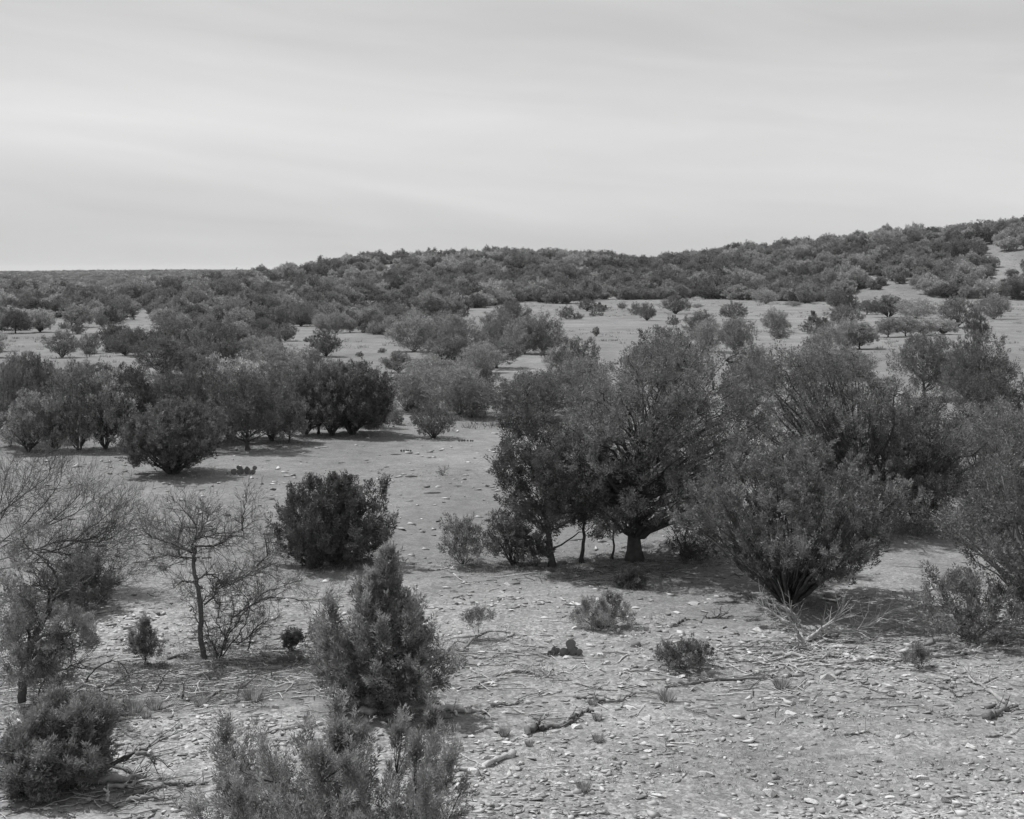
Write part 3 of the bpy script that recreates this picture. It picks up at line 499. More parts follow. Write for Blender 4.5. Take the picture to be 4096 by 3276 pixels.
# (kind, base x, base y, left, right, top) in the 2156-wide view, label
NAMES = dict(J=('juniper_tree', 'tree'), V=('juniper_tree', 'tree'), B=('juniper_bush', 'bush'), O=('oak_tree', 'tree'), G=('brush_shrub', 'shrub'))
ML = [
 ('J', 30, 940, -20, 62, 780, 'dark juniper half cut off by the left edge in the tree row'),
 ('J', 268, 938, 215, 335, 792, 'dark juniper with a tall crown between the row oaks and the big vase-shaped juniper'),
 ('O', 312, 925, 260, 370, 820, 'pale oak glimpsed left behind the big vase-shaped juniper'),
 ('J', 402, 935, 350, 462, 785, 'dark juniper just right behind the big vase-shaped juniper'),
 ('J', 568, 930, 515, 630, 790, 'dark juniper left of the small round pale oak'),
 ('J', 668, 914, 618, 722, 782, 'dark juniper between the small round pale oak and the large rounded one'),
 ('G', 790, 900, 745, 830, 830, 'low grey brush against the right side of the row'),
 ('G', 985, 880, 940, 1045, 805, 'grey brush sweeping down to the pale flat left of the flat-topped thicket'),
 ('O', 62, 952, 10, 112, 838, 'pale-leaved oak with dark trunk, first of the left tree row'),
 ('J', 70, 930, 8, 120, 775, 'dark juniper behind the first pale oak of the left row'),
 ('O', 110, 950, 70, 165, 845, 'pale-leaved oak with two leaning trunks near the left row start'),
 ('J', 165, 948, 105, 230, 785, 'tall dark juniper with bare trunk standing in the left row'),
 ('O', 215, 946, 165, 280, 800, 'pale oak with glinting leaves just left of the big vase-shaped juniper'),
 ('J', 350, 930, 285, 420, 800, 'dark juniper crown rising right behind the big vase-shaped juniper'),
 ('O', 480, 925, 405, 560, 772, 'tallest pale oak behind the right flank of the big vase-shaped juniper'),
 ('J', 440, 930, 395, 490, 810, 'narrow dark juniper squeezed beside the tallest pale oak'),
 ('J', 525, 948, 445, 598, 800, 'dark juniper with foliage to the ground in front of the tallest pale oak'),
 ('O', 608, 932, 572, 645, 845, 'small pale oak with a round bright crown in front of dark trees'),
 ('J', 640, 915, 590, 700, 775, 'dark rounded juniper behind the small round pale oak'),
 ('J', 690, 918, 640, 760, 780, 'juniper with several thin visible stems near the row end'),
 ('B', 835, 893, 818, 851, 868, 'small round dark bush beyond the end of the left row'),
 ('B', 866, 868, 854, 882, 842, 'little dark bush in the gap behind the lone vase bush'),
 ('V', 914, 922, 868, 958, 850, 'lone small vase-shaped juniper on the pale flat between the groves'),
 ('G', 852, 866, 808, 905, 790, 'pale grey brush at the back of the gap, left part'),
 ('G', 900, 862, 850, 950, 782, 'pale grey brush at the back of the gap, broad middle part'),
 ('G', 960, 872, 900, 1035, 780, 'grey brush thicket at the back of the gap, right part'),
 ('J', 1018, 845, 985, 1042, 770, 'dark narrow juniper leaning at the right end of the grey brush'),
 ('J', 1100, 895, 1040, 1180, 800, 'dark flat-topped juniper thicket half hidden behind the slim leaning juniper'),
 ('J', 1140, 880, 1080, 1215, 792, 'dark juniper behind the flat-topped thicket'),
 ('J', 1222, 850, 1178, 1268, 722, 'rounded juniper showing above and left of the largest crown'),
 ('G', 1215, 870, 1150, 1270, 760, 'dead grey twiggy tree left of the largest crown'),
 ('J', 1390, 830, 1320, 1470, 700, 'juniper whose flat top shows over the largest crown'),
 ('J', 1590, 850, 1540, 1640, 740, 'dark round juniper filling the gap between the two big crowns'),
 ('G', 1560, 880, 1510, 1620, 770, 'grey brush showing between the two big crowns'),
 ('G', 1700, 800, 1660, 1770, 728, 'bare grey brush above the broad open-crowned juniper'),
 ('G', 1780, 800, 1725, 1850, 742, 'second bare grey brush above the broad open-crowned juniper'),
 ('J', 1950, 840, 1880, 2015, 715, 'large juniper on the far side of the broad open-crowned one'),
 ('J', 2065, 860, 1990, 2135, 712, 'large juniper meeting the right edge above the pale gap'),
 ('G', 2020, 820, 1975, 2070, 740, 'grey brush between the two large junipers of the right side'),
 ('J', 2090, 935, 2010, 2170, 800, 'dark juniper at the right edge below the pale gap'),
 ('B', 1905, 960, 1880, 1935, 920, 'dark bush in the pale gap right of the broad open-crowned juniper'),
 ('B', 2013, 908, 1998, 2032, 888, 'small dark bush on the pale strip at the right'),
 # clearing, mid distance
 ('G', 560, 800, 500, 640, 735, 'grey brush dome behind the tallest pale oak'),
 ('J', 470, 790, 420, 540, 725, 'dark juniper at the near edge of the left thickets'),
 ('G', 410, 790, 360, 470, 742, 'pale grey brush behind the big vase-shaped juniper'),
 ('J', 345, 792, 285, 405, 718, 'dark wide juniper above the left row'),
 ('V', 95, 806, 72, 124, 770, 'small dark juniper by itself on the left pale strip'),
 ('J', 52, 800, 20, 75, 745, 'juniper at the left edge beside the pale strip'),
 ('V', 600, 718, 575, 628, 682, 'spreading juniper at the upper edge of the left clearing'),
 ('J', 553, 716, 530, 582, 676, 'round juniper left of the spreading one at the clearing edge'),
 ('V', 688, 750, 655, 718, 698, 'upright dark juniper in the middle of the left clearing'),
 ('B', 650, 772, 628, 674, 733, 'dark bush directly below the upright juniper of the left clearing'),
 ('B', 803, 743, 795, 813, 734, 'tiny dark bush in the left clearing, nearest the oak clump'),
 ('B', 758, 751, 752, 765, 742, 'tiniest bush in the middle of the left clearing'),
 ('B', 747, 772, 740, 756, 760, 'tiny dark bush near the lower edge of the left clearing'),
 ('B', 585, 715, 578, 596, 705, 'tiny dark bush under the round juniper of the clearing edge'),
 ('B', 645, 720, 638, 652, 712, 'tiny bush between the edge trees and the upright clearing juniper'),
 ('B', 655, 730, 650, 662, 724, 'very small round bush left of the upright clearing juniper'),
 ('G', 870, 740, 820, 925, 672, 'grey-green thicket forming the left end of the central clump'),
 ('J', 915, 725, 880, 960, 660, 'dark juniper standing at the back of the central clump'),
 ('G', 965, 742, 910, 1010, 668, 'tall grey brush in the centre of the central clump'),
 ('G', 1040, 732, 1000, 1090, 662, 'large grey brush right of centre in the central clump'),
 ('J', 1075, 720, 1040, 1120, 650, 'dark topped juniper at the back right of the central clump'),
 ('G', 1105, 745, 1060, 1150, 678, 'pale brush with thin upright stems in the central clump'),
 ('G', 1145, 745, 1100, 1190, 672, 'palest feathery brush at the right end of the central clump'),
 ('J', 930, 765, 895, 975, 715, 'dark juniper at the near foot of the central clump'),
 ('V', 962, 768, 935, 1000, 722, 'small vase-shaped juniper at the near foot of the central clump'),
 ('G', 1000, 785, 960, 1050, 728, 'grey brush on the near side of the central clump'),
 ('J', 1042, 775, 998, 1092, 722, 'wide dark juniper nearest the pale spot below the central clump'),
 ('J', 835, 785, 808, 870, 745, 'dark juniper between the left clearing and the grey brush'),
 ('G', 900, 800, 850, 960, 755, 'pale brush stretched below the central clump'),
 ('B', 1148, 752, 1138, 1160, 737, 'small dark bush on the ground right of the central clump'),
 ('G', 1170, 770, 1140, 1215, 735, 'twiggy grey brush left of the rounded juniper'),
 # valley clearing, isolated plants
 ('J', 1078, 665, 1055, 1098, 636, 'dark juniper with leaning top at the left mouth of the big clearing'),
 ('J', 1032, 640, 1005, 1058, 618, 'squat very dark juniper at the rear left of the big clearing'),
 ('J', 910, 668, 880, 945, 634, 'dark juniper on the left margin of the big clearing'),
 ('B', 970, 668, 955, 985, 652, 'small dark round bush on the left margin of the big clearing'),
 ('B', 1200, 672, 1174, 1212, 648, 'spreading low dark bush at the left of the big clearing'),
 ('B', 1218, 672, 1208, 1228, 660, 'small round bush touching the spreading low bush'),
 ('J', 1237, 655, 1216, 1256, 632, 'dark juniper behind the pair of low round bushes'),
 ('B', 1262, 656, 1243, 1280, 641, 'low dark bush right behind the pair of low round bushes'),
 ('B', 1248, 666, 1240, 1256, 656, 'left one of the pair of small round bushes in the big clearing'),
 ('B', 1264, 665, 1258, 1271, 657, 'right one of the pair of small round bushes in the big clearing'),
 ('B', 1310, 650, 1300, 1320, 638, 'small round bush alone left of the pointed bush pair'),
 ('B', 1340, 663, 1325, 1354, 641, 'rounded bush left of the pointed bush in the big clearing'),
 ('V', 1360, 675, 1343, 1381, 640, 'pointed dark bush in the centre of the big clearing'),
 ('J', 1422, 661, 1394, 1452, 627, 'domed dark juniper with a straight shadow in the big clearing'),
 ('G', 1467, 648, 1452, 1482, 640, 'low pale bush right of the domed juniper'),
 ('B', 1413, 684, 1402, 1430, 668, 'small bush in front of the domed juniper'),
 ('V', 1255, 708, 1246, 1264, 690, 'little pointed sapling isolated on the pale valley floor'),
 ('V', 1549, 672, 1516, 1574, 640, 'dark juniper blown to one side in the big clearing'),
 ('J', 1468, 715, 1440, 1510, 662, 'dark-topped juniper at the back of the three-crown clump'),
 ('G', 1500, 740, 1450, 1530, 682, 'grey brush, left crown of the three-crown clump'),
 ('G', 1545, 745, 1505, 1592, 675, 'grey brush, right crown of the three-crown clump'),
 ('G', 1630, 700, 1603, 1668, 656, 'large pale dome-shaped bush standing clear in the valley'),
 ('B', 1640, 713, 1623, 1660, 690, 'small dark bush in front of the pale dome-shaped bush'),
 ('G', 1670, 645, 1650, 1690, 635, 'long low pale bush at the rear of the big clearing'),
 ('B', 1708, 702, 1684, 1744, 666, 'broad grey-dark bush right of the pale dome-shaped bush'),
 ('J', 1775, 690, 1742, 1812, 648, 'dark low juniper mound next to the broad grey-dark bush'),
 ('J', 1762, 652, 1738, 1790, 612, 'tall dark juniper at the right rear of the big clearing'),
 ('B', 1790, 655, 1770, 1810, 622, 'dark bush joined to the tall juniper at the clearing rear'),
 ('G', 1740, 738, 1700, 1780, 690, 'grey brush at the left end of the valley thicket'),
 ('B', 1705, 740, 1690, 1722, 715, 'small dark bush left of the valley thicket'),
 ('G', 1785, 735, 1745, 1825, 680, 'rounded grey brush in the middle of the valley thicket'),
 ('O', 1805, 735, 1770, 1850, 685, 'pale oak leaning over dark trunks in the valley thicket'),
 ('O', 1870, 710, 1840, 1900, 672, 'first of the row of umbrella-shaped oaks with thin trunks'),
 ('O', 1905, 708, 1878, 1935, 670, 'second of the row of umbrella-shaped oaks'),
 ('O', 1945, 706, 1915, 1975, 672, 'third of the row of umbrella-shaped oaks'),
 ('O', 1985, 704, 1955, 2018, 674, 'last umbrella-shaped oak at the open end of the row'),
 ('V', 2055, 718, 2030, 2080, 660, 'upright egg-shaped juniper beside the pale track at the right'),
 ('J', 2010, 690, 1975, 2055, 632, 'broad dark juniper behind the end of the oak row'),
 ('J', 1865, 668, 1830, 1910, 628, 'dark juniper at the back of the oak row'),
 ('G', 1925, 670, 1885, 1975, 632, 'grey brush at the back of the oak row'),
 ('J', 1825, 662, 1800, 1850, 635, 'small dark juniper left of the grey brush behind the oak row'),
 ('G', 2090, 672, 2055, 2130, 625, 'grey brush at the right edge above the egg-shaped juniper'),
 ('G', 1610, 640, 1585, 1640, 612, 'round grey brush on the hill foot above the wind-blown juniper'),
]
_r = random.Random(4)
occ = []
def place_mid(e, i):
    k, bx, by, l, r, top, label = e
    p, w, h, off = metrics('D', bx, by, l, r, top); bh, bwid = BASE[k]
    ms = MID[k][_r.randrange(len(MID[k]))]
    nm, cat = NAMES[k]
    far = p[1] > 180
    sx = w / bwid * (1.18 if (by > 880 or (by >= 720 and l < 1200)) else 1.06)
    rz = _r.random() * 6.28
    thing_tree(nm, (p[0] + off, p[1], p[2]), ms, label, cat, None, rz, (sx, sx * .95, h / bh * 1.08))
    occ.append((p[0] + off, p[1], w / 2, h))
for i, e in enumerate(ML): place_mid(e, i)

# ------------------------------------------------------------------ far trees: scatter over hillside and thickets
def inpoly(x, y, P):
    c = np.zeros(len(x), bool); j = len(P) - 1
    for i in range(len(P)):
        xi, yi = P[i]; xj, yj = P[j]
        c ^= ((yi > y) != (yj > y)) & (x < (xj - xi) * (y - yi) / (yj - yi + 1e-9) + xi); j = i
    return c
CLEAR = [[(735, 634), (870, 632), (885, 648), (800, 655), (735, 655)],
         [(500, 706), (560, 700), (640, 692), (670, 694), (700, 704), (840, 708), (2300, 700), (2300, 1200), (830, 1200), (830, 780), (720, 785), (620, 782), (560, 735)],
         [(190, 695), (250, 684), (262, 665), (300, 645), (330, 660), (345, 692), (270, 704), (240, 722), (195, 722)],
         [(40, 775), (130, 768), (200, 758), (280, 755), (330, 758), (290, 780), (200, 790), (120, 806), (40, 806)],
         [(-400, 925), (250, 915), (520, 900), (680, 895), (830, 880), (830, 1300), (-400, 1300)],
         [(960, 660), (1010, 648), (1100, 634), (1180, 640), (1260, 632), (1500, 630), (1640, 634), (1700, 640), (1750, 628), (1820, 612), (1900, 618), (1960, 625), (2300, 640), (2300, 720), (900, 720), (850, 670)]]
SPARSE = [[(615, 556), (735, 556), (725, 580), (615, 582)], [(1830, 520), (1960, 500), (2200, 490), (2200, 562), (1960, 562), (1850, 560)], [(1560, 545), (1680, 540), (1700, 570), (1560, 575)], [(1330, 590), (1480, 585), (1500, 605), (1330, 610)], [(560, 590), (640, 585), (640, 600), (560, 605)]]
FL = [tree_mesh(3.2, 4.2, s, 190, 52, .20, .085, 200 + i, plumes=24, cb=.10, tuft=.6, trad=.36, trunk=.09, stems=st, twigs=10, leafm=lm) for i, (s, st, lm) in enumerate(
      [('dome', 1, 'juniper'), ('bush', 5, 'juniper'), ('dome', 4, 'juniper'), ('vase', 6, 'juniper'), ('bush', 6, 'grey'), ('dome', 5, 'grey'), ('flat', 6, 'grey'), ('dome', 3, 'oak')])]
def join_pair(tr, cr, name):
    bm = bmesh.new(); bm.from_mesh(cr); n = len(bm.faces); bm.from_mesh(tr)
    bm.faces.ensure_lookup_table()
    for f in bm.faces[n:]: f.material_index = 1
    me = bpy.data.meshes.new(name); bm.to_mesh(me); bm.free(); me.materials.append(cr.materials[0]); me.materials.append(tr.materials[0]); return me
FM = [join_pair(t, c, 'far_tree') for t, c in FL]
def scatter():
    rng = np.random.default_rng(5); n = 90000
    # uniform over the ground of a wedge a little wider than the view
    Yv = np.sqrt(rng.random(n) * (720 ** 2 - 48 ** 2) + 48 ** 2); u = (rng.random(n) - .5) * 2 * .43; X = u * Yv
    Z = H(X, Yv); dx = (u * FPX + CX) * 4 / 1.9; dy = ((EYE - Z) / Yv * FPX + HROW) * 4 / 1.9
    ok = np.ones(n, bool)
    for P in CLEAR: ok &= ~(inpoly(dx, dy, P) & (Yv < 400))
    dens = np.ones(n)
    for k_, P in enumerate(SPARSE): dens[inpoly(dx, dy, P)] = .4 if k_ == 1 else .2
    nz = fbm(X / 22, Yv / 45, 3, 61); dens *= np.where(nz < np.where(dx < 1700, .45, .40), .06, 1.0) * np.where(fbm(X / 9, Yv / 16, 2, 63) < .34, .1, 1.0); dens *= np.where((Yv < 330) & (dx < 1000), np.where(fbm(X / 15, Yv / 22, 2, 65) < .5, .25, .9), 1)
    ok &= (rng.random(n) < dens)
    sz = (.52 + .62 * rng.random(n) ** 1.5) * np.where(Yv > 300, 1.2, 1); sz *= np.where(rng.random(n) < .15, .55, 1)
    sz *= np.where((dx < 1000) & (Yv < 270), .8, 1)
    cap = (dx < 860) & (dy > 755) & (Yv < 115)
    lim = ((dy * 1.9 / 4) - 362) * Yv / FPX / 3.3; sz = np.where(cap, np.minimum(sz, lim), sz); ok &= ~(cap & (sz < .45))
    cell = {}; out = []
    for i in np.nonzero(ok)[0]:
        R = (1.12 if Yv[i] > 230 else 1.3) * sz[i] * (1.0 + .0016 * max(0, Yv[i] - 300)); cx_, cy_ = int(X[i] // 5), int(Yv[i] // 5); bad = False
        for a in (-1, 0, 1):
            for b in (-1, 0, 1):
                for (x2, y2, r2) in cell.get((cx_ + a, cy_ + b), ()):
                    if (x2 - X[i]) ** 2 + (y2 - Yv[i]) ** 2 < (R + r2) ** 2: bad = True; break
                if bad: break
            if bad: break
        if bad: continue
        if Yv[i] < 330 and any((x2 - X[i]) ** 2 + ((y2 - Yv[i]) * .6) ** 2 < (w2 * .7 + R * .6) ** 2 for x2, y2, w2, h2 in occ): continue
        cell.setdefault((cx_, cy_), []).append((X[i], Yv[i], R)); out.append((X[i], Yv[i], Z[i], sz[i]))
    return np.array(out)
FAR = scatter()
def choose():
    """how much of each far tree shows: paint front to back"""
    rng = np.random.default_rng(6); Wd, Hd = 1024, 819; buf = np.zeros((Hd, Wd), bool)
    items = [(y, x, float(H(x, y)), w, h, -1) for (x, y, w, h) in occ] + [(f[1], f[0], f[2], 2.1 * f[3], 3.2 * f[3], i) for i, f in enumerate(FAR)]
    for (c, bx, by, l, r, top) in (('D', 1340, 1180, 1170, 1610, 712), ('D', 1165, 1193, 1020, 1262, 862), ('D', 1842, 1112, 1545, 1985, 748), ('D', 1662, 1272, 1452, 1900, 948), ('D', 2150, 1335, 1958, 2330, 885)):
        p, w, h, off = metrics(c, bx, by, l, r, top); items.append((p[1], p[0] + off, p[2], w / 2, h, -1))
    items.sort(); vis = np.zeros(len(FAR))
    for (y, x, z, w, h, i) in items:
        k = FPX / y; cx_ = x * k + CX; yb = (EYE - z) * k + HROW; yt = yb - h * k
        x0, x1, y0, y1 = int(max(20, cx_ - w * k)), int(min(1004, cx_ + w * k + 1)), int(max(0, yt)), int(min(Hd, yb + 1))
        if x1 <= x0 or y1 <= y0: continue
        yy, xx = np.mgrid[y0:y1, x0:x1]; e = ((xx - cx_) / (w * k)) ** 2 + ((yy - (yb + yt) / 2) / (h * k * .5 + .3)) ** 2 < 1
        s = buf[y0:y1, x0:x1]
        if i >= 0: vis[i] = (e & ~s).sum()
        s |= e
    return vis
vis = choose(); order = np.argsort(-vis)
rngf = np.random.default_rng(7); fidx = rngf.choice(8, len(FAR), p=[.24, .20, .19, .09, .09, .09, .05, .05]); frot = rngf.random(len(FAR)) * 6.28
# regions keep to one species so that hillsides show drifts of tone
drift = fbm(FAR[:, 0] / 45, FAR[:, 1] / 80, 2, 71); sw = rngf.random(len(FAR)) < .6
fidx = np.where(sw & (drift < .45), rngf.choice([0, 1, 2], len(FAR)), fidx); fidx = np.where(sw & (drift > .58), rngf.choice([4, 5, 6, 7], len(FAR)), fidx)
def region(x, y, z, kind, size):
    dxx = (x / y * FPX + CX) * 4 / 1.9; k = NAMES2[kind]
    look = {'juniper': 'dark rounded juniper', 'grey': 'soft grey brush', 'oak': 'pale oak'}[k[2]]
    if y < 112: where = ('in the grove behind the left tree row', 'grove behind the left row')
    elif y < 330:
        where = ('in the nearer thickets of the left flat', 'nearer left thickets') if dxx < 560 and y < 180 else ('in the farther thickets of the left flat', 'farther left thickets') if dxx < 560 else ('in the thickets beyond the left clearing', 'thickets beyond the left clearing') if dxx < 1000 else ('along the rear edge of the big clearing', 'rear edge of the big clearing')
    else:
        side = 'low left shoulder of the hill' if dxx < 620 else 'middle hill, left part' if dxx < 1000 else 'middle hill, right part' if dxx < 1400 else 'right hill, lower part' if dxx < 1760 else 'right hill, highest part'
        cr = float(np.interp(x / y, _cu, _cr)); st = float(np.interp(x / y, _cu, _cs)); q = (y - st) / (cr - st)
        lvl = 'on the skyline' if q > .85 else 'halfway up the slope' if q > .4 else 'at the foot of the slope'
        where = (lvl + ', ' + side, side + ', ' + lvl)
    if size < .68: look = 'small ' + look
    elif size > .95: look = 'broad ' + look
    return look + ' ' + where[0], ('small ' if size < .68 else 'broad ' if size > .95 else '') + {'juniper': 'junipers', 'grey': 'grey brush', 'oak': 'pale oaks'}[k[2]] + ', ' + where[1]
NAMES2 = [('juniper_tree', 'tree', 'juniper')] * 4 + [('brush_shrub', 'shrub', 'grey')] * 3 + [('oak_tree', 'tree', 'oak')]
sel = [i for i in order[:290] if vis[i] > 8]
for i in sel:
    x, y, z, s = FAR[i]; k = fidx[i]; nm, cat, _ = NAMES2[k]; lb, gr = region(x, y, z, k, s)
    if y < 190:
        kk = ('J', 'B', 'J', 'V', 'G', 'G', 'G', 'O')[k]; bh, bw_ = BASE[kk]
        thing_tree(nm, (x, y, z), MID[kk][int(frot[i] * 10) % len(MID[kk])], lb, cat, gr, frot[i], (s * 4.0 / bw_, s * 3.9 / bw_, s * 3.0 / bh)); continue
    o = obj(nm, FM[k], None, (x, y, z - .05), lb, cat, gr); o.rotation_euler = (0, 0, frot[i]); o.scale = (s * (.95 + .5 * rngf.random()), s * 1.15, s * (.75 + .55 * rngf.random()))
rest = np.ones(len(FAR), bool); rest[sel] = False
def gn_scatter(name, P, idx, rot, scl, meshes, label):
    me = bpy.data.meshes.new(name); me.vertices.add(len(P)); me.vertices.foreach_set('co', np.asarray(P, np.float32).ravel()); me.update()
    a = me.attributes.new('pick', 'INT', 'POINT'); a.data.foreach_set('value', np.asarray(idx, np.int32))
    a = me.attributes.new('turn', 'FLOAT_VECTOR', 'POINT'); r3 = np.zeros((len(P), 3), np.float32); r3[:, 2] = rot; a.data.foreach_set('vector', r3.ravel())
    a = me.attributes.new('size', 'FLOAT_VECTOR', 'POINT'); a.data.foreach_set('vector', np.asarray(scl, np.float32).ravel())
    o = obj(name, me, kind='stuff', label=label)
    ng = bpy.data.node_groups.new(name + '_nodes', 'GeometryNodeTree')
    ng.interface.new_socket('Geometry', in_out='INPUT', socket_type='NodeSocketGeometry'); ng.interface.new_socket('Geometry', in_out='OUTPUT', socket_type='NodeSocketGeometry')
    gi = ng.nodes.new('NodeGroupInput'); go = ng.nodes.new('NodeGroupOutput'); ip = ng.nodes.new('GeometryNodeInstanceOnPoints'); ip.inputs['Pick Instance'].default_value = True
    jg = ng.nodes.new('GeometryNodeJoinGeometry')
    for m_ in meshes:
        po = bpy.data.objects.new('prototype', m_); oi = ng.nodes.new('GeometryNodeObjectInfo'); oi.inputs['Object'].default_value = po; oi.inputs['As Instance'].default_value = True
        ng.links.new(oi.outputs['Geometry'], jg.inputs[0])
    def att(nm, ty):
        n = ng.nodes.new('GeometryNodeInputNamedAttribute'); n.data_type = ty; n.inputs['Name'].default_value = nm; return n.outputs['Attribute']
    ng.links.new(gi.outputs[0], ip.inputs['Points']); ng.links.new(jg.outputs[0], ip.inputs['Instance'])
    ng.links.new(att('pick', 'INT'), ip.inputs['Instance Index'])
    e2r = ng.nodes.new('FunctionNodeEulerToRotation'); ng.links.new(att('turn', 'FLOAT_VECTOR'), e2r.inputs[0]); ng.links.new(e2r.outputs[0], ip.inputs['Rotation'])
    ng.links.new(att('size', 'FLOAT_VECTOR'), ip.inputs['Scale']); ng.links.new(ip.outputs[0], go.inputs[0])
    md = o.modifiers.new('scatter', 'NODES'); md.node_group = ng
    return o
RF = FAR[rest]
gn_scatter('hillside_woodland', RF[:, :3] - [0, 0, .05], fidx[rest], frot[rest], np.stack([RF[:, 3] * rngf.uniform(.95, 1.5, len(RF)), RF[:, 3] * 1.15, RF[:, 3] * rngf.uniform(.7, 1.3, len(RF))], 1), FM, 'further small trees and brush massed over the hillsides')
def far_ridge():
    rng = np.random.default_rng(8); n = 20000; Yv = 560 + (2100 - 560) * rng.random(n) ** .8; u = -.46 + .6 * rng.random(n); u = np.where(rng.random(n) < .5, -.44 + .33 * rng.random(n), u)
    X = u * Yv; nz = fbm(X / 70, Yv / 90, 3, 91); k = nz > .36; X, Yv = X[k], Yv[k]; Z = H(X, Yv); m = len(X)
    s = (.8 + .9 * rng.random(m)) * (.7 + Yv / 1800); idx = rng.choice(8, m, p=[.2, .15, .15, .1, .15, .15, .05, .05])
    gn_scatter('ridge_woodland', np.stack([X, Yv, Z], 1), idx, rng.random(m) * 6.28, np.stack([s * 1.4, s * 1.4, s * .8], 1), FM, 'dense low scrub covering the distant flat ridge')
far_ridge()

# ------------------------------------------------------------------ thin haze over the whole place
def haze():
    bm = bmesh.new(); bmesh.ops.create_cube(bm, size=1); me = bpy.data.meshes.new('haze'); bm.to_mesh(me); bm.free()
    for v in me.vertices: v.co = (v.co.x * 13000, v.co.y * 10000 + 4500, v.co.z * 60 + 15)
    m = bpy.data.materials.new('thin_haze'); m.use_nodes = True; t = m.node_tree; t.nodes.clear()
    o_ = N(t, 'ShaderNodeOutputMaterial'); p = N(t, 'ShaderNodeVolumePrincipled'); p.inputs['Color'].default_value = (.95, .95, .95, 1); p.inputs['Density'].default_value = HAZE; p.inputs['Anisotropy'].default_value = .3
    t.links.new(p.outputs[0], o_.inputs['Volume']); me.materials.append(m); obj('haze', me, kind='stuff', label='thin pale haze in the air')
HAZE = .00006
haze()

# ------------------------------------------------------------------ stones
def hull(seed, flat=.4, n=11):
    r = np.random.default_rng(seed); bm = bmesh.new()
    for p in unit(r.normal(size=(n, 3))) * (.8 + .35 * r.random((n, 1))): bm.verts.new((p[0], p[1] * (.6 + .3 * r.random()), p[2] * flat))
    res = bmesh.ops.convex_hull(bm, input=bm.verts[:]); bmesh.ops.delete(bm, geom=[v for v in bm.verts if not v.link_faces], context='VERTS')
    bmesh.ops.recalc_face_normals(bm, faces=bm.faces[:])
    return bm
SH = []
for i in range(12):
    bm = hull(300 + i, (.22, .35, .5)[i % 3], 14); bmesh.ops.bevel(bm, geom=bm.edges[:], offset=.05, segments=1, affect='EDGES') if False else None
    me = bpy.data.meshes.new('stone'); bm.to_mesh(me); bm.free(); me.materials.append(M['stone']); SH.append(me)
SD = []
for i in range(4):
    bm = hull(340 + i, .7, 14); me = bpy.data.meshes.new('dark_stone'); bm.to_mesh(me); bm.free(); me.materials.append(M['darkstone']); SD.append(me)
rs = random.Random(9)
taken = []
def stone(c, x, y, wpx, label, dark=False, tall=None, group=None, mesh=None):
    p = g(c, x, y); w = wpx * CR[c][2] / 4 / FPX * p[1] / 2
    me = mesh or (rs.choice(SD) if dark else rs.choice(SH)); o = obj('stone', me, None, (p[0], p[1], p[2] + w * (.10 if (tall or 1) < 1.6 else .12 * tall)), label, 'stone', group)
    o.scale = (w, w * rs.uniform(.7, 1.1), w * (tall or 1) * 1.0); o.rotation_euler = (rs.uniform(-.15, .15), rs.uniform(-.15, .15), rs.choice((0, 3.14)) + rs.uniform(-.5, .5)); taken.append((p[0], p[1])); return o
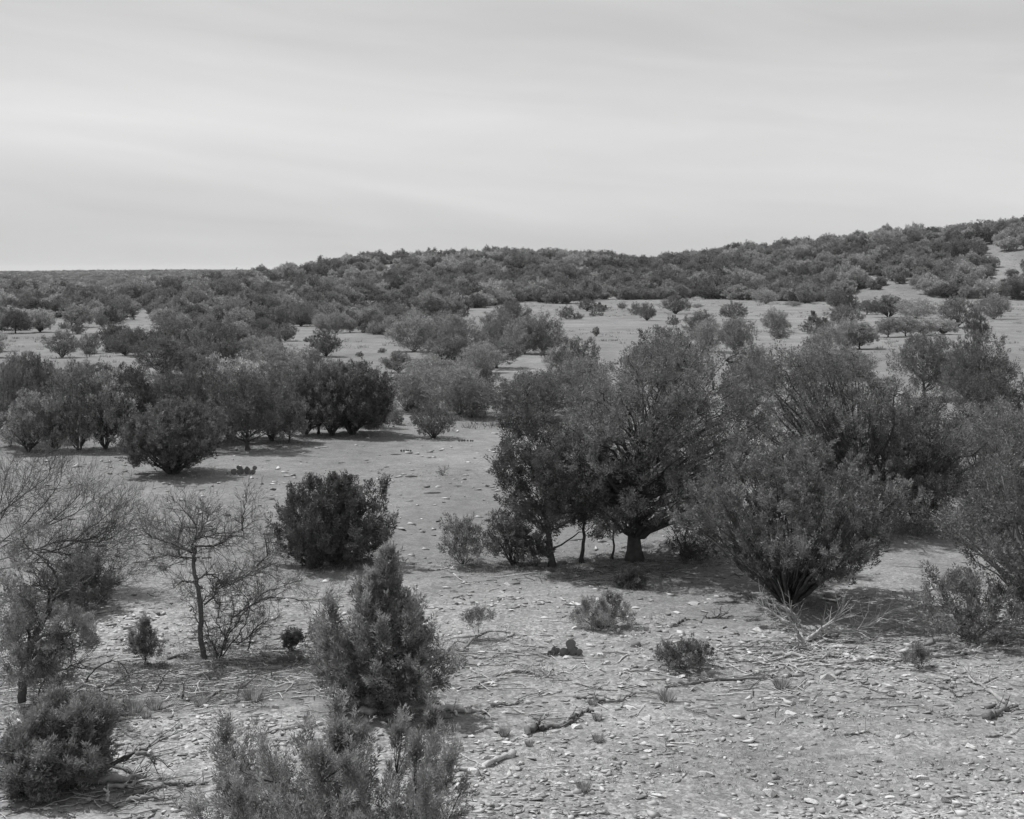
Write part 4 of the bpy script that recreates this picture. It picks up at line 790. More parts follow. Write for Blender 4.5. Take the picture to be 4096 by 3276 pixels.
STN = [
 ('b2', 1620, 1385, 160, 'large rounded pale boulder with a shaded near face, bottom centre right', 0, 1.3), ('b2', 2125, 1540, 130, 'blocky upright stone with a square dark face near the bottom edge', 0, 2.0),
 ('b2', 1260, 1160, 110, 'wedge-shaped stone leaning by a broken white branch tip', 0, 1.3), ('b2', 1995, 1150, 110, 'smooth light boulder beside a dark lump', 0, 1.2), ('b2', 1525, 1250, 60, 'small grey dome stone behind the large rounded boulder', 1, 1),
 ('b2', 600, 1005, 110, 'pointed stone resting against the old gnarled log', 0, 1.3), ('b2', 475, 1305, 80, 'half-buried grey stone low in the left centre stony ground', 0, 1.2), ('b2', 1160, 940, 110, 'jagged wedge stone in the middle of the gravel', 0, 1.4),
 ('b2', 800, 935, 60, 'small upright wedge stone next to the grass tuft', 0, 1.8), ('b2', 1605, 600, 60, 'tall leaning slab standing below the fan-shaped bush', 0, 3.2), ('b2', 1330, 640, 60, 'upright grey stone at the start of the long dark stick', 0, 2.4),
 ('b2', 1370, 665, 90, 'flat light stone next to the upright grey stone', 0, 1), ('b2', 1570, 635, 60, 'low stone at the foot of the leaning slab', 0, 1.2), ('b3', 1000, 1275, 80, 'dark angular block alone on the right gravel', 1, 1.1), ('b3', 1525, 1390, 60, 'dark rounded stone in the lower right', 1, 1.0),
 ('b3', 1400, 1455, 100, 'pale flat-topped slab just below the dark rounded stone', 0, 1.2), ('b3', 1355, 1410, 110, 'mottled grey slab just above the pale flat-topped slab', 0, 1.0), ('b3', 1395, 718, 65, 'bright white square stone in the upper right scree', 0, 1.5),
 ('b3', 1325, 685, 50, 'dark upright stone left of the bright white square stone', 1, 1.0), ('b3', 1120, 760, 70, 'dark rounded rock in the scree row', 1, .8), ('b3', 1175, 1085, 110, 'broad flat stone with a deep shadow under its near edge', 0, .9), ('b3', 1575, 1075, 110, 'thin bright angular slab at the right', 0, .7),
 ('b3', 1740, 1088, 70, 'pale thick slab right of the thin bright slab', 0, 1.1), ('b3', 1350, 965, 90, 'long flat bright stone in the right gravel', 0, .8), ('b3', 1455, 980, 60, 'bright thin stone just right of the long flat one', 0, .8), ('b3', 235, 1250, 80, 'sharp-edged bright stone with one dark end', 0, 1.4),
 ('b3', 800, 1540, 80, 'rounded pale stone on the bottom edge gravel', 0, 1.4), ('b3', 1830, 1245, 90, 'pair-like double-humped pale stone at the right', 0, 1.1), ('b3', 600, 620, 130, 'large half-buried pale mound of rock below the brushwood', 0, 1.1), ('b3', 280, 610, 70, 'upright grey rock behind a dry weed', 0, 2.4),
 ('b3', 1730, 650, 65, 'grey rock framed by the forked pale branch', 1, .9), ('b3', 895, 573, 28, 'small dark cube-like stone below the brushwood poles', 1, 1.2), ('b3', 815, 895, 50, 'tilted light stone in the middle right gravel', 0, 1.4), ('b3', 480, 1590, 150, 'wide grey rock cut by the bottom edge', 0, 1.1),
 ('b3', 1555, 1585, 140, 'mottled dark rock cut by the bottom edge at the right', 1, .6), ('b3', 1930, 1525, 70, 'light flat stone in the bottom right corner', 0, 1), ('b3', 660, 1070, 60, 'grey stone of the small stack in the lower middle', 0, 1), ('b3', 500, 1005, 100, 'dark-faced slab joined to a light point', 0, 1),
 ('b1', 1185, 1185, 62, 'black round lump in front of the conical juniper', 1, 1.0), ('b1', 1855, 1250, 90, 'pale tilted slab lying above the long grey log', 0, 1.4), ('b1', 2095, 1335, 130, 'low whale-backed light rock near the long grey log', 0, 1.1), ('b1', 2020, 1125, 100, 'light pointed slab over a dark hollow', 0, 1.1),
 ('b1', 200, 850, 70, 'light round cobble left of the conical juniper', 0, 1.5), ('b1', 380, 735, 60, 'grey cobble up-slope of the light round cobble', 0, 1.3), ('b1', 1565, 1120, 60, 'small dark-sided stone between foreground sprays and log', 1, .8), ('b1', 1560, 1420, 80, 'pale angular stone at the flank of the foreground sprays', 0, 1.2),
 ('b1', 640, 660, 60, 'light block glimpsed left behind the conical juniper', 0, 1.1), ('c8', 970, 118, 42, 'dark round stone alone right of the half-dead bush', 1, 1.1), ('c8', 1525, 72, 30, 'small dark stone just right of the crooked tree trunk', 1, .9), ('c8', 525, 755, 60, 'round dark stone in the litter near the left edge', 1, 1.1),
 ('c8', 1440, 1148, 42, 'small brownish-grey stone left of the foreground sprays', 1, .9), ('c8', 1080, 1130, 50, 'grey dome stone in the lower left stony ground', 1, .8), ('c8', 1190, 1138, 34, 'little grey stone right of the grey dome stone', 1, .9), ('c8', 1315, 1268, 90, 'flat dark slab, left of a neighbouring pair of slabs', 1, .5),
 ('c8', 1410, 1262, 80, 'rounded dark slab, right of the neighbouring pair', 1, .8), ('c8', 970, 1300, 60, 'rounded grey rock above the leaning pole', 1, .8), ('c8', 1140, 1445, 60, 'grey rock peeping over the lowest dead branch', 1, .9), ('c8', 640, 1590, 70, 'bright pale rock on the bottom edge at the left', 0, 1.6),
 ('c8', 1095, 1500, 50, 'dark pentagonal rock beside the lowest dead branch', 1, .8), ('c8', 1945, 870, 50, 'round pale cobble on the slope left of the conical juniper', 0, 1.4), ('c8', 1970, 1020, 60, 'grey smooth cobble below the round pale cobble', 0, 1.4), ('c8', 1440, 170, 55, 'thin white slab behind the crooked tree trunk', 0, .5),
 ('z', 310, 362, 180, 'long thin pale slab with a dark undercut behind the low grey-green bush', 0, .6), ('z', 1785, 362, 190, 'long bright slab with a dark underside on the flat', 0, .5), ('z', 1910, 458, 130, 'wide white slab beside the dark dead roots', 0, .5), ('z', 1240, 320, 90, 'thick pale flagstone at the edge of the open flat', 0, .8),
 ('z', 1400, 230, 80, 'white flagstone just out of the big shade', 0, .6), ('z', 200, 460, 60, 'dark stone left of the low grey-green bush', 1, .7), ('z', 1250, 545, 42, 'small black burnt lump on the flat', 1, 1.0), ('z', 1245, 915, 70, 'small dark stump-like rock left of the fan-shaped bush', 1, 1.0),
 ('z', 215, 158, 90, 'white chip in a row along the shade edge, outermost left', 0, .5), ('z', 1180, 165, 90, 'flat stone lying inside the shade edge', 0, .6), ('z', 1060, 405, 110, 'pale slab touching the right side of the low grey-green bush', 0, .6), ('z', 1960, 300, 90, 'grey slab beside a cluster of white chips', 0, .6),
]
for s in STN: stone(s[0], s[1], s[2], s[3], s[4], bool(s[5]), s[6])
ZN = [(lambda x, y: x > 1500 and y > 1560, 'loose pale stone on the bottom right gravel', 'stones on the bottom right gravel'),
      (lambda x, y: x > 1500 and y > 1400, 'loose pale stone in the scree below the brushwood poles', 'stones in the right scree'),
      (lambda x, y: x > 1000 and y > 1560, 'loose pale stone on the gravel right of the foreground sprays', 'stones on the bottom centre gravel'),
      (lambda x, y: x > 940 and y > 1400, 'loose pale stone between the prickly pear and the old gnarled log', 'stones of the centre gravel'),
      (lambda x, y: x > 940 and y > 1240, 'flat pale stone on the open ground below the big shade', 'stones below the big shade'),
      (lambda x, y: x < 700 and y > 1480, 'pale stone on the slope left of the foreground sprays', 'stones on the lower left slope'),
      (lambda x, y: x < 700 and y > 1200, 'flat pale chip on the ground round the leafless crooked tree', 'stones round the leafless tree'),
      (lambda x, y: y > 1200, 'pale stone round the foot of the conical juniper', 'stones round the conical juniper'),
      (lambda x, y: True, 'thin white flagstone on the far open flat', 'flagstones on the far flat')]
def more_stones():
    rng = np.random.default_rng(15); n = 0
    while n < 225:
        x = rng.uniform(45, 2110); y = 1000 + 690 * rng.random() ** .7
        if y < 1230 and (rng.random() < .72 or x > 1020 ): continue
        p = g('D', x, y)
        if x < 650 and 1380 < y < 1480: continue
        if any((p[0] - a) ** 2 + (p[1] - b) ** 2 < .09 for a, b in taken): continue
        for f, lb, gr in ZN:
            if f(x, y): break
        w = (12 + 28 * rng.random() ** 2.3) * (.62 if y < 1180 else 1) * (.6 + .4 * (y - 1000) / 690)
        tl_ = rng.uniform(.5, 1.4) if y > 1230 else .4; ad_ = ('large ' if w > 24 else 'small ' if w < 15 else '') + ('thick ' if tl_ > 1.1 else '')
        o = stone('D', x, y, w, ad_ + lb, False, tl_, (ad_ + gr)); n += 1
more_stones()
def pebbles():
    rng = np.random.default_rng(17); protos_ = []
    for i in range(8):
        bm = hull(400 + i, (.25, .4, .55)[i % 3], 7); bmesh.ops.triangulate(bm, faces=bm.faces[:])
        bm.verts.index_update(); protos_.append((np.array([v.co[:] for v in bm.verts]), np.array([[v.index for v in f.verts] for f in bm.faces]))); bm.free()
    n = 62000; Yv = 13 * (75 / 13) ** (rng.random(n) ** 1.0); X = (rng.random(n) - .5) * 2 * .41 * Yv
    nz = fbm(X / 2.6, Yv / 1.8, 3, 55) + .25 * (fbm(X / 9, Yv / 5, 2, 57) - .5)
    keep = rng.random(n) < np.clip((nz - .32) * 5, .16, 1) * (1 - .9 * sstep(25, 34, Yv + 3 * fbm(X / 4, Yv / 4, 2, 58)))
    for (c_, x, y, rx, ry, a) in SOIL:
        p = g(c_, x, y); keep &= ~((((X - p[0]) / rx) ** 2 + ((Yv - p[1]) / ry) ** 2 < 1) & (rng.random(n) < a * .85))
    X, Yv = X[keep], Yv[keep]; n = len(X); Z = H(X, Yv)
    s = (.018 + .055 * rng.random(n) ** 2.6 + .035 * (rng.random(n) < .05)) * np.clip(Yv / 20, 1, 2.4); VV = []; TT = []; off = 0
    w = rng.integers(0, 8, n)
    for k, (pv, pt) in enumerate(protos_):
        id_ = np.nonzero(w == k)[0]; m = len(id_); a = rng.random(m) * 6.28; ca, sa = np.cos(a), np.sin(a)
        B = pv[None] * (s[id_][:, None, None] * np.stack([1 + .8 * rng.random(m), .8 + .4 * rng.random(m), .7 + .6 * rng.random(m)], 1)[:, None])
        x = B[..., 0] * ca[:, None] - B[..., 1] * sa[:, None] + X[id_][:, None]; y = B[..., 0] * sa[:, None] + B[..., 1] * ca[:, None] + Yv[id_][:, None]; z = B[..., 2] + (Z[id_] + s[id_] * .12)[:, None]
        VV.append(np.stack([x, y, z], -1).reshape(-1, 3)); TT.append((pt[None] + (np.arange(m) * len(pv))[:, None, None]).reshape(-1, 3) + off); off += m * len(pv)
    obj('gravel', build('gravel', np.concatenate(VV), np.concatenate(TT), None, M['pebble']), kind='stuff', label='limestone chips and gravel strewn over the ground')
pebbles()

# ------------------------------------------------------------------ dead wood
def wood(c, paths, label, r=.03, m='dead', seed=0, name='dead_branch', cat='branch', twigs=6, tl=.35, up=None, group=None):
    """paths: lists of (x, y) on the ground, or (x, y, 'u') lifted: seen at that pixel but standing at the first point's distance.
    Pieces that do not touch one another become things of their own (their labels parted by |)."""
    rng = np.random.default_rng(seed + 500); p0 = g(c, *paths[0][0][:2]); PS = []
    for k, path in enumerate(paths):
        pts = []; Yb = g(c, *path[0][:2])[1] if len(path[0]) == 2 else p0[1]; rk = r * (1 if k == 0 else .6)
        for q in path:
            if len(q) == 2: a = g(c, *q); a[2] += rk * .7; Yb = a[1]
            else: a = at_depth(c, q[0], q[1], Yb - .02)
            pts.append(a)
        PS.append((smooth_path(pts, 5, rk * .4, rng), rk))
    comp = list(range(len(PS)))
    for i in range(len(PS)):
        for j in range(i):
            if np.linalg.norm(PS[i][0][:, None] - PS[j][0][None], axis=2).min() < .16 + r:
                ci, cj = comp[i], comp[j]; comp = [cj if v == ci else v for v in comp]
    labels = label.split('|')
    for n_, cid in enumerate(dict.fromkeys(comp)):
        mem = [PS[i] for i in range(len(PS)) if comp[i] == cid]; o0 = mem[0][0][0].copy(); tb = Tubes(); tw = Tubes()
        for P, rk in mem:
            R = rk * np.linspace(1, .35, len(P)) * (1 + .25 * rng.normal(size=len(P))).clip(.5, 1.5); tb.add(P, R, 7)
            for j in range(twigs):
                i = rng.integers(len(P) // 4, len(P)); d = unit(P[min(i + 1, len(P) - 1)] - P[i - 1] + rng.normal(0, .3, 3) * .1)
                grow(tw, P[i], unit(d + rng.normal(0, .5, 3) * [1, 1, .35] + [0, 0, .1]), tl * (.4 + rng.random()), rk * .3, 1, rng, bias=(0, 0, -.03), kink=.22, kids=(1, 3), minr=.002)
        lb = labels[min(n_, len(labels) - 1)].strip(); gr = 'sticks: ' + labels[-1].strip() if n_ >= len(labels) - 1 and len(set(comp)) > len(labels) else None
        me = tb.mesh('branch', M[m], o0)
        if twigs:
            e = obj(name, None, None, o0, lb, cat, gr); obj('limb', me, e); t_ = obj('twigs', tw.mesh('twigs', M[m], o0), e)
        else: obj(name, me, None, o0, lb, cat, gr)
        WC.append((lb, n_))
WC = []
W = wood
W('b3', [[(420, 350), (375, 250), (370, 160, 'u'), (285, 60, 'u')], [(440, 330), (540, 240, 'u'), (660, 150, 'u'), (700, 130, 'u')], [(430, 340), (540, 300), (640, 335), (820, 330)], [(300, 175, 'u'), (200, 110, 'u'), (110, 62, 'u')], [(430, 350), (380, 280, 'u'), (330, 190, 'u'), (290, 170, 'u')],
          [(440, 360), (360, 390), (290, 420)], [(450, 350), (420, 370), (340, 420)]], 'uprooted bleached juniper with a splintered root crown and raised forks', .06, 'dead', 1, 'fallen_tree', 'dead tree', 14, .5)
W('b3', [[(590, 280), (640, 250, 'u'), (760, 240, 'u'), (900, 210, 'u'), (1050, 150, 'u'), (1200, 170, 'u')], [(700, 200), (780, 260), (880, 300), (960, 330), (1300, 335)], [(880, 220), (980, 150, 'u'), (1090, 110, 'u'), (1250, 190, 'u')]], 'arching thin bleached branches spreading right of the splintered root crown|flat bleached branch lying right of the splintered root crown', .032, 'dead', 2, twigs=14, tl=.5)
W('b3', [[(800, 205), (790, 150, 'u'), (792, 80, 'u'), (755, 30, 'u')]], 'single white forked stick standing upright in front of the vase-shaped juniper', .018, 'dead', 3, twigs=2, tl=.15)
W('b3', [[(185, 455), (240, 440), (380, 445), (480, 470), (600, 460), (700, 445)]], 'pale knob-ended pole lying left of the stump knot', .04, 'dead', 4, twigs=4)
W('b3', [[(740, 440), (860, 475), (1000, 478), (1150, 478), (1240, 480)]], 'straight dark-grey pole running right from the stump knot', .035, 'dead', 5, twigs=4)
W('b3', [[(1380, 470), (1500, 455), (1680, 435), (1850, 400), (2060, 395)], [(1500, 440), (1700, 410), (1900, 380), (2080, 350)]], 'long bundled grey poles reaching the right edge', .035, 'dead', 6, twigs=8)
W('b3', [[(1340, 415), (1440, 405), (1590, 385)]], 'short dark pole behind the thin sapling', .03, 'darkdead', 7, twigs=2)
W('b3', [[(230, 510), (330, 525), (440, 580), (560, 600)], [(290, 520), (340, 560), (370, 600)]], 'forked white stick below the knob-ended pole', .022, 'dead', 8, twigs=5)
W('b3', [[(360, 525), (480, 505), (620, 515), (760, 490)]], 'thin pale pole crossing under the knob-ended pole', .022, 'dead', 9, twigs=3)
W('b3', [[(520, 410), (580, 450), (590, 480), (700, 530)]], 'small crooked white twig right of the knob-ended pole', .015, 'dead', 10, twigs=3, tl=.2)
W('b3', [[(1330, 640), (1430, 655), (1490, 690), (1580, 715), (1640, 765), (1720, 740), (1850, 715)]], 'dark wavy branch trailing across the right scree', .022, 'darkdead', 11, twigs=5)
W('b3', [[(2060, 850), (1960, 780), (1860, 700), (1760, 650), (1710, 610), (1580, 630), (1480, 650)], [(1850, 655), (1920, 620), (2020, 600)]], 'long pale forked branch reaching in from the right edge', .035, 'dead', 12, twigs=10, tl=.5)
W('b3', [[(1860, 945), (1920, 915), (2010, 880), (2080, 850)], [(1880, 900), (1950, 870)]], 'dark rotten log at the right edge', .06, 'darkdead', 13, 'log', 'log', 3)
W('b3', [[(740, 1065), (850, 1055), (935, 1045), (1020, 1080)], [(1220, 1080), (1265, 1055), (1305, 1070)]], 'thin dark wavy twig left of the broad flat stone|short hooked dark twig on top of the broad flat stone', .018, 'darkdead', 14, twigs=3, tl=.2)
W('b3', [[(1860, 1080), (1940, 1080), (2010, 1060)]], 'short dark curved stick at the right edge', .022, 'darkdead', 15, twigs=1)
W('b3', [[(1530, 905), (1600, 915), (1720, 915), (1840, 915)]], 'thin dark stick beside the rotten log', .014, 'darkdead', 16, twigs=2)
W('c7', [[(2020, 1650), (1960, 1590, 'u'), (1870, 1550, 'u')]], 'white snapped branch pointing up at the low sprawling bush', .035, 'dead', 17, twigs=3)
W('c7', [[(1880, 1600), (1875, 1505, 'u'), (1750, 1490, 'u'), (1640, 1440, 'u')], [(1880, 1600), (1980, 1465, 'u'), (1890, 1400, 'u')]], 'arched white dead limb lying over the low sprawling bush', .026, 'dead', 18, twigs=8, tl=.45)
W('b2', [[(1400, 655), (1500, 665), (1600, 650), (1720, 635), (1900, 635), (2100, 620), (2160, 600)], [(1300, 690), (1400, 680), (1500, 665)]], 'long dark stick lying past the leaning slab', .03, 'darkdead', 19, twigs=6, tl=.25)
W('b2', [[(0, 590), (80, 570), (200, 568), (290, 590), (370, 610)], [(0, 620), (150, 600), (270, 605), (360, 612)], [(400, 600), (480, 575), (530, 575), (620, 615)], [(375, 610), (400, 560, 'u'), (415, 535, 'u'), (425, 560, 'u')], [(370, 600), (340, 565, 'u'), (320, 535, 'u')]], 'half-buried dead root with arched stump below the prickly pear', .028, 'dead', 20, 'dead_root', 'root', 8, .4)
W('b2', [[(570, 655), (640, 670), (700, 685), (780, 688)], [(735, 670), (770, 655), (820, 648)]], 'pale tapering stick below the dead root', .02, 'dead', 21, twigs=3, tl=.2)
W('b2', [[(585, 765), (650, 780), (740, 775), (800, 800), (900, 800), (960, 795), (1010, 770), (1070, 750)], [(830, 765), (880, 790), (940, 800)]], 'dark crooked branch with a raised right end in the gravel centre', .03, 'darkdead', 22, twigs=4, tl=.2)
W('b2', [[(210, 1070), (270, 1025), (330, 1025), (420, 1010), (520, 985), (570, 970), (610, 920), (660, 885), (740, 895)], [(270, 1025), (300, 990, 'u'), (325, 945, 'u')]], 'old gnarled weathered log with a splintered upright end', .05, 'darkdead', 23, 'log', 'log', 5, .25)
W('b1', [[(2090, 1225), (1980, 1255), (1850, 1310), (1720, 1345), (1560, 1345), (1400, 1335)]], 'long smooth grey log pointing at the foreground sprays', .045, 'dead', 24, 'log', 'log', 3, .3)
W('b1', [[(1840, 1310), (1740, 1265), (1680, 1230), (1635, 1200)]], 'thin white twig crossing above the long grey log', .012, 'dead', 25, twigs=1)
W('b1', [[(870, 905), (1050, 890), (1250, 875), (1500, 875), (1700, 890), (1820, 885)], [(1500, 810), (1580, 870), (1640, 920)]], 'straight weathered log lying at the foot of the conical juniper', .06, 'dead', 26, 'log', 'log', 6)
W('b1', [[(1070, 960), (1250, 955), (1450, 965)], [(1530, 930), (1600, 935)]], 'dark rotten log in front of the straight weathered log|short dark chunk of wood off the right end of the rotten log', .04, 'darkdead', 27, 'log', 'log', 2)
W('b1', [[(0, 1080), (150, 1045), (330, 1010), (450, 990), (520, 1000)], [(0, 1060), (200, 1020), (400, 985)]], 'two thin parallel poles lying left of the foreground sprays', .022, 'dead', 28, twigs=6)
W('b1', [[(490, 990), (470, 940), (430, 925, 'u'), (375, 910, 'u')]], 'charred snag at the end of the thin parallel poles', .035, 'darkdead', 29, 'snag', 'stump', 3, .15)
W('b1', [[(1310, 1050), (1330, 1000, 'u'), (1355, 975, 'u')], [(1310, 1050), (1370, 1040)]], 'short split stump right of the foreground spray tips', .045, 'darkdead', 30, 'stump', 'stump', 3, .12)
W('b1', [[(1900, 840), (1990, 835), (2060, 830), (2150, 800)], [(1830, 905), (1870, 890)]], 'dark flaking branch right of the straight weathered log|stubby dark stick between the flaking branch and the straight weathered log', .03, 'darkdead', 31, twigs=5, tl=.25)
W('b1', [[(1900, 610), (2000, 580), (2100, 568), (2155, 575)], [(1650, 640), (1800, 610), (1950, 620)]], 'bundle of grey branches right of the conical juniper', .025, 'dead', 32, twigs=12, tl=.45)
W('c5', [[(1540, 1340), (1640, 1250), (1740, 1215), (1850, 1225), (1890, 1235)], [(1420, 1350), (1480, 1290), (1560, 1300), (1700, 1310)], [(1450, 1350), (1560, 1360)]], 'dark fallen branches beneath the sparse tufted shrub', .022, 'darkdead', 33, twigs=8, tl=.3)
W('c5', [[(1280, 770), (1340, 775), (1420, 760), (1500, 745), (1700, 720)], [(1380, 770), (1388, 745, 'u')]], 'pale thin stick on the flat left of the slim leaning juniper', .02, 'dead', 34, twigs=2)
W('c5', [[(1370, 825), (1500, 822), (1700, 825)], [(1460, 800), (1540, 858), (1640, 855), (1730, 848)]], 'forked white stick lying on the open flat', .018, 'dead', 35, twigs=2)
W('c6', [[(270, 1440), (360, 1438), (480, 1425)], [(700, 1490), (820, 1470), (960, 1460)], [(760, 1490), (840, 1500), (960, 1488)]], 'pale stick at the left rim of the big shade|pair of pale crossed sticks in the middle of the big shade', .02, 'dead', 36, twigs=3)
W('z', [[(1480, 645), (1560, 620), (1620, 570), (1700, 555), (1790, 560), (1860, 590)], [(1440, 650), (1540, 640), (1670, 610)]], 'dark arched branch resting on the ground right of the low grey-green bush', .03, 'darkdead', 37, twigs=4, tl=.2)
W('z', [[(1950, 540), (2040, 535), (2150, 540), (2260, 520)], [(1920, 535), (1920, 490, 'u')], [(2020, 535), (2090, 480, 'u'), (2100, 420, 'u')], [(2060, 540), (2160, 480, 'u'), (2200, 460, 'u')]], 'spiky black dead roots at the edge of the vase juniper shade', .028, 'darkdead', 38, 'dead_root', 'root', 4, .2)
W('z', [[(830, 1090), (930, 1000), (1050, 985), (1150, 1000), (1260, 1050), (1420, 1070)]], 'long curved whip-like twig left of the fan-shaped bush', .014, 'dead', 39, twigs=2, tl=.2)
W('z', [[(850, 1250), (880, 1215), (940, 1210), (1000, 1220), (950, 1255), (880, 1270)]], 'pale twig curled into a loop on the gravel', .016, 'dead', 40, twigs=0)
W('z', [[(940, 610), (1100, 610), (1230, 605)], [(1300, 580), (1390, 580), (1350, 550)]], 'thin straight twig left of the small black burnt lump|thin twig right of the small black burnt lump', .012, 'darkdead', 41, twigs=2, tl=.15)
W('z', [[(0, 570), (120, 575), (260, 588)]], 'straight pale twig left of the low grey-green bush', .012, 'dead', 42, twigs=1)
W('c8', [[(60, 1580), (250, 1530), (420, 1480), (620, 1420), (800, 1330, 'u'), (980, 1250, 'u'), (1080, 1190, 'u')], [(800, 1340), (920, 1390), (1050, 1420)], [(980, 1250, 'u'), (1060, 1260, 'u'), (1130, 1330, 'u')]], 'long leaning dead pole rising from the bottom left corner|side branch lying under the long leaning pole|raised tip branch beyond the long leaning pole', .055, 'darkdead', 43, 'log', 'log', 8, .4)
W('c8', [[(560, 1450), (720, 1470), (900, 1465), (1010, 1450)], [(770, 1500), (900, 1505), (960, 1480), (1050, 1410)]], 'thick mossy log lying behind the bottom left pole', .06, 'dead', 44, 'log', 'log', 6, .4)
W('c8', [[(960, 1550), (1100, 1520), (1180, 1490), (1300, 1485), (1500, 1475)]], 'lowest dead branch, long and nearly level, near the bottom edge', .035, 'darkdead', 45, twigs=5)
W('c8', [[(770, 1610), (775, 1550, 'u'), (755, 1490, 'u')], [(770, 1600), (770, 1540, 'u'), (778, 1475, 'u')]], 'white forked stake standing upright on the bottom edge', .028, 'dead', 46, 'snag', 'stump', 0)
W('c8', [[(860, 1605), (1000, 1595), (1180, 1590)], [(400, 1550), (520, 1545), (650, 1530)], [(200, 1560), (330, 1500), (480, 1530)]], 'dark pole cut by the bottom edge left of the foreground sprays|short dark pole under the bottom left bush|crooked dark pole under the bottom left bush', .035, 'darkdead', 47, twigs=5)
W('c8', [[(520, 830), (610, 750), (650, 680, 'u'), (770, 595, 'u'), (860, 600, 'u'), (930, 690)]], 'tall arched dark branch bowing over the litter at the left', .024, 'darkdead', 48, twigs=4, tl=.3)
W('c8', [[(620, 800), (740, 785), (860, 740), (920, 700), (1000, 740)], [(600, 820), (700, 800)], [(970, 675), (1080, 680), (1180, 660)], [(900, 740), (960, 650)]], 'dark tangled branches under the tufted sapling', .028, 'darkdead', 49, twigs=10, tl=.4)
W('c8', [[(1120, 815), (1150, 750, 'u'), (1180, 700, 'u'), (1220, 650, 'u')], [(1010, 800), (1040, 730, 'u')]], 'dark stick propped upright in the litter|pale stick propped upright left of the dark propped one', .02, 'darkdead', 50, twigs=2)
W('c8', [[(1310, 870), (1315, 800, 'u'), (1330, 730, 'u')], [(1150, 820), (1190, 770, 'u')], [(1310, 850), (1345, 845)]], 'dark broken stake standing in the litter|slanted dark stake left of the broken stake in the litter', .022, 'darkdead', 51, twigs=2, tl=.2)
W('c8', [[(680, 870), (780, 865), (840, 840), (960, 835)], [(840, 915), (880, 900), (885, 860, 'u')]], 'dark stick in front of the litter patch|upright dark stub in front of the litter patch', .025, 'darkdead', 52, twigs=3)
W('c8', [[(1180, 885), (1260, 850), (1340, 848)], [(1150, 940), (1260, 900), (1380, 905)], [(1240, 990), (1240, 950), (1210, 935)], [(1440, 925), (1500, 900)]], 'grey curved stick at the near edge of the litter|grey straight stick at the near edge of the litter|grey crooked stub below the litter|short grey stick right of the litter sticks', .025, 'dead', 53, twigs=6, tl=.3)
W('c8', [[(1480, 880), (1560, 820), (1680, 780), (1740, 790)], [(1560, 910), (1680, 890), (1730, 880)], [(1700, 860), (1715, 780, 'u')]], 'long dark branch at the right end of the litter|dark level stick under the long dark branch|small upright stick by the long dark branch', .024, 'darkdead', 54, twigs=6, tl=.35)
W('c8', [[(1200, 580), (1290, 555), (1320, 545), (1365, 570)], [(1050, 600), (1120, 635), (1190, 625)], [(1240, 640), (1300, 600), (1320, 560)]], 'dark root-like sticks just left of the crooked tree base', .025, 'darkdead', 55, twigs=6, tl=.3)
W('c8', [[(1800, 520), (1870, 580), (1950, 605), (2020, 600), (2100, 560), (2160, 540)], [(1880, 480), (1940, 540)], [(1840, 540), (1920, 520), (2000, 500)]], 'curved dark fallen limb right of the bare thicket', .03, 'darkdead', 56, twigs=10, tl=.45)
W('c8', [[(1740, 780), (1800, 730, 'u'), (1865, 685, 'u')], [(1400, 720), (1430, 760)], [(1920, 690), (1950, 710), (1945, 650, 'u')]], 'thin rising stick in the grass right of the crooked tree|tiny pale stick in the grass below the crooked tree|forked stub in the grass right of the crooked tree', .018, 'darkdead', 57, twigs=4, tl=.25)
W('c8', [[(1060, 720), (1200, 715), (1400, 705), (1560, 710)], [(1350, 700), (1280, 735), (1270, 790)], [(1300, 640), (1310, 670)]], 'thin level branch lying through the grass under the crooked tree|tiny twig above the thin level branch', .016, 'darkdead', 58, twigs=8, tl=.3)
W('c8', [[(190, 780), (300, 800), (370, 830), (480, 835)], [(190, 715), (230, 740)], [(275, 870), (290, 780, 'u'), (292, 740, 'u')], [(190, 650), (300, 615), (400, 590)]], 'dark dead branch right of the slanted trunk base|short dark stick against the slanted trunk|dark upright stick right of the slanted trunk|dark branch slanting up behind the slanted trunk', .03, 'darkdead', 59, twigs=10, tl=.4)
W('c8', [[(680, 570), (760, 560), (820, 548)], [(1220, 480), (1270, 460), (1320, 470)], [(1060, 105), (1100, 125), (1150, 128)]], 'small dark twig on the flat left of the tufted sapling|small dark twig on the flat between sapling and crooked tree|small dark twig beside the lone dark round stone', .016, 'darkdead', 60, twigs=3, tl=.15)
W('b2', [[(1780, 435), (1850, 420), (1990, 418), (2060, 370, 'u'), (2090, 345, 'u')], [(1640, 470), (1760, 468)]], 'thin dark twig with a raised tip right of the fan-shaped bush|short dark twig touching the right side of the fan-shaped bush', .015, 'darkdead', 61, twigs=4, tl=.2)
W('b2', [[(1340, 1130), (1500, 1135), (1560, 1150), (1620, 1140)], [(1310, 1155), (1300, 1110, 'u'), (1285, 1075, 'u')]], 'thin grey twig by the wedge-shaped stone', .014, 'dead', 62, twigs=3, tl=.2)
W('b2', [[(1350, 1045), (1450, 1042), (1520, 1040)], [(1970, 940), (2060, 925)]], 'short straight dark stick in the open centre gravel|short straight dark stick in the gravel right of centre', .016, 'darkdead', 63, twigs=1, tl=.15)

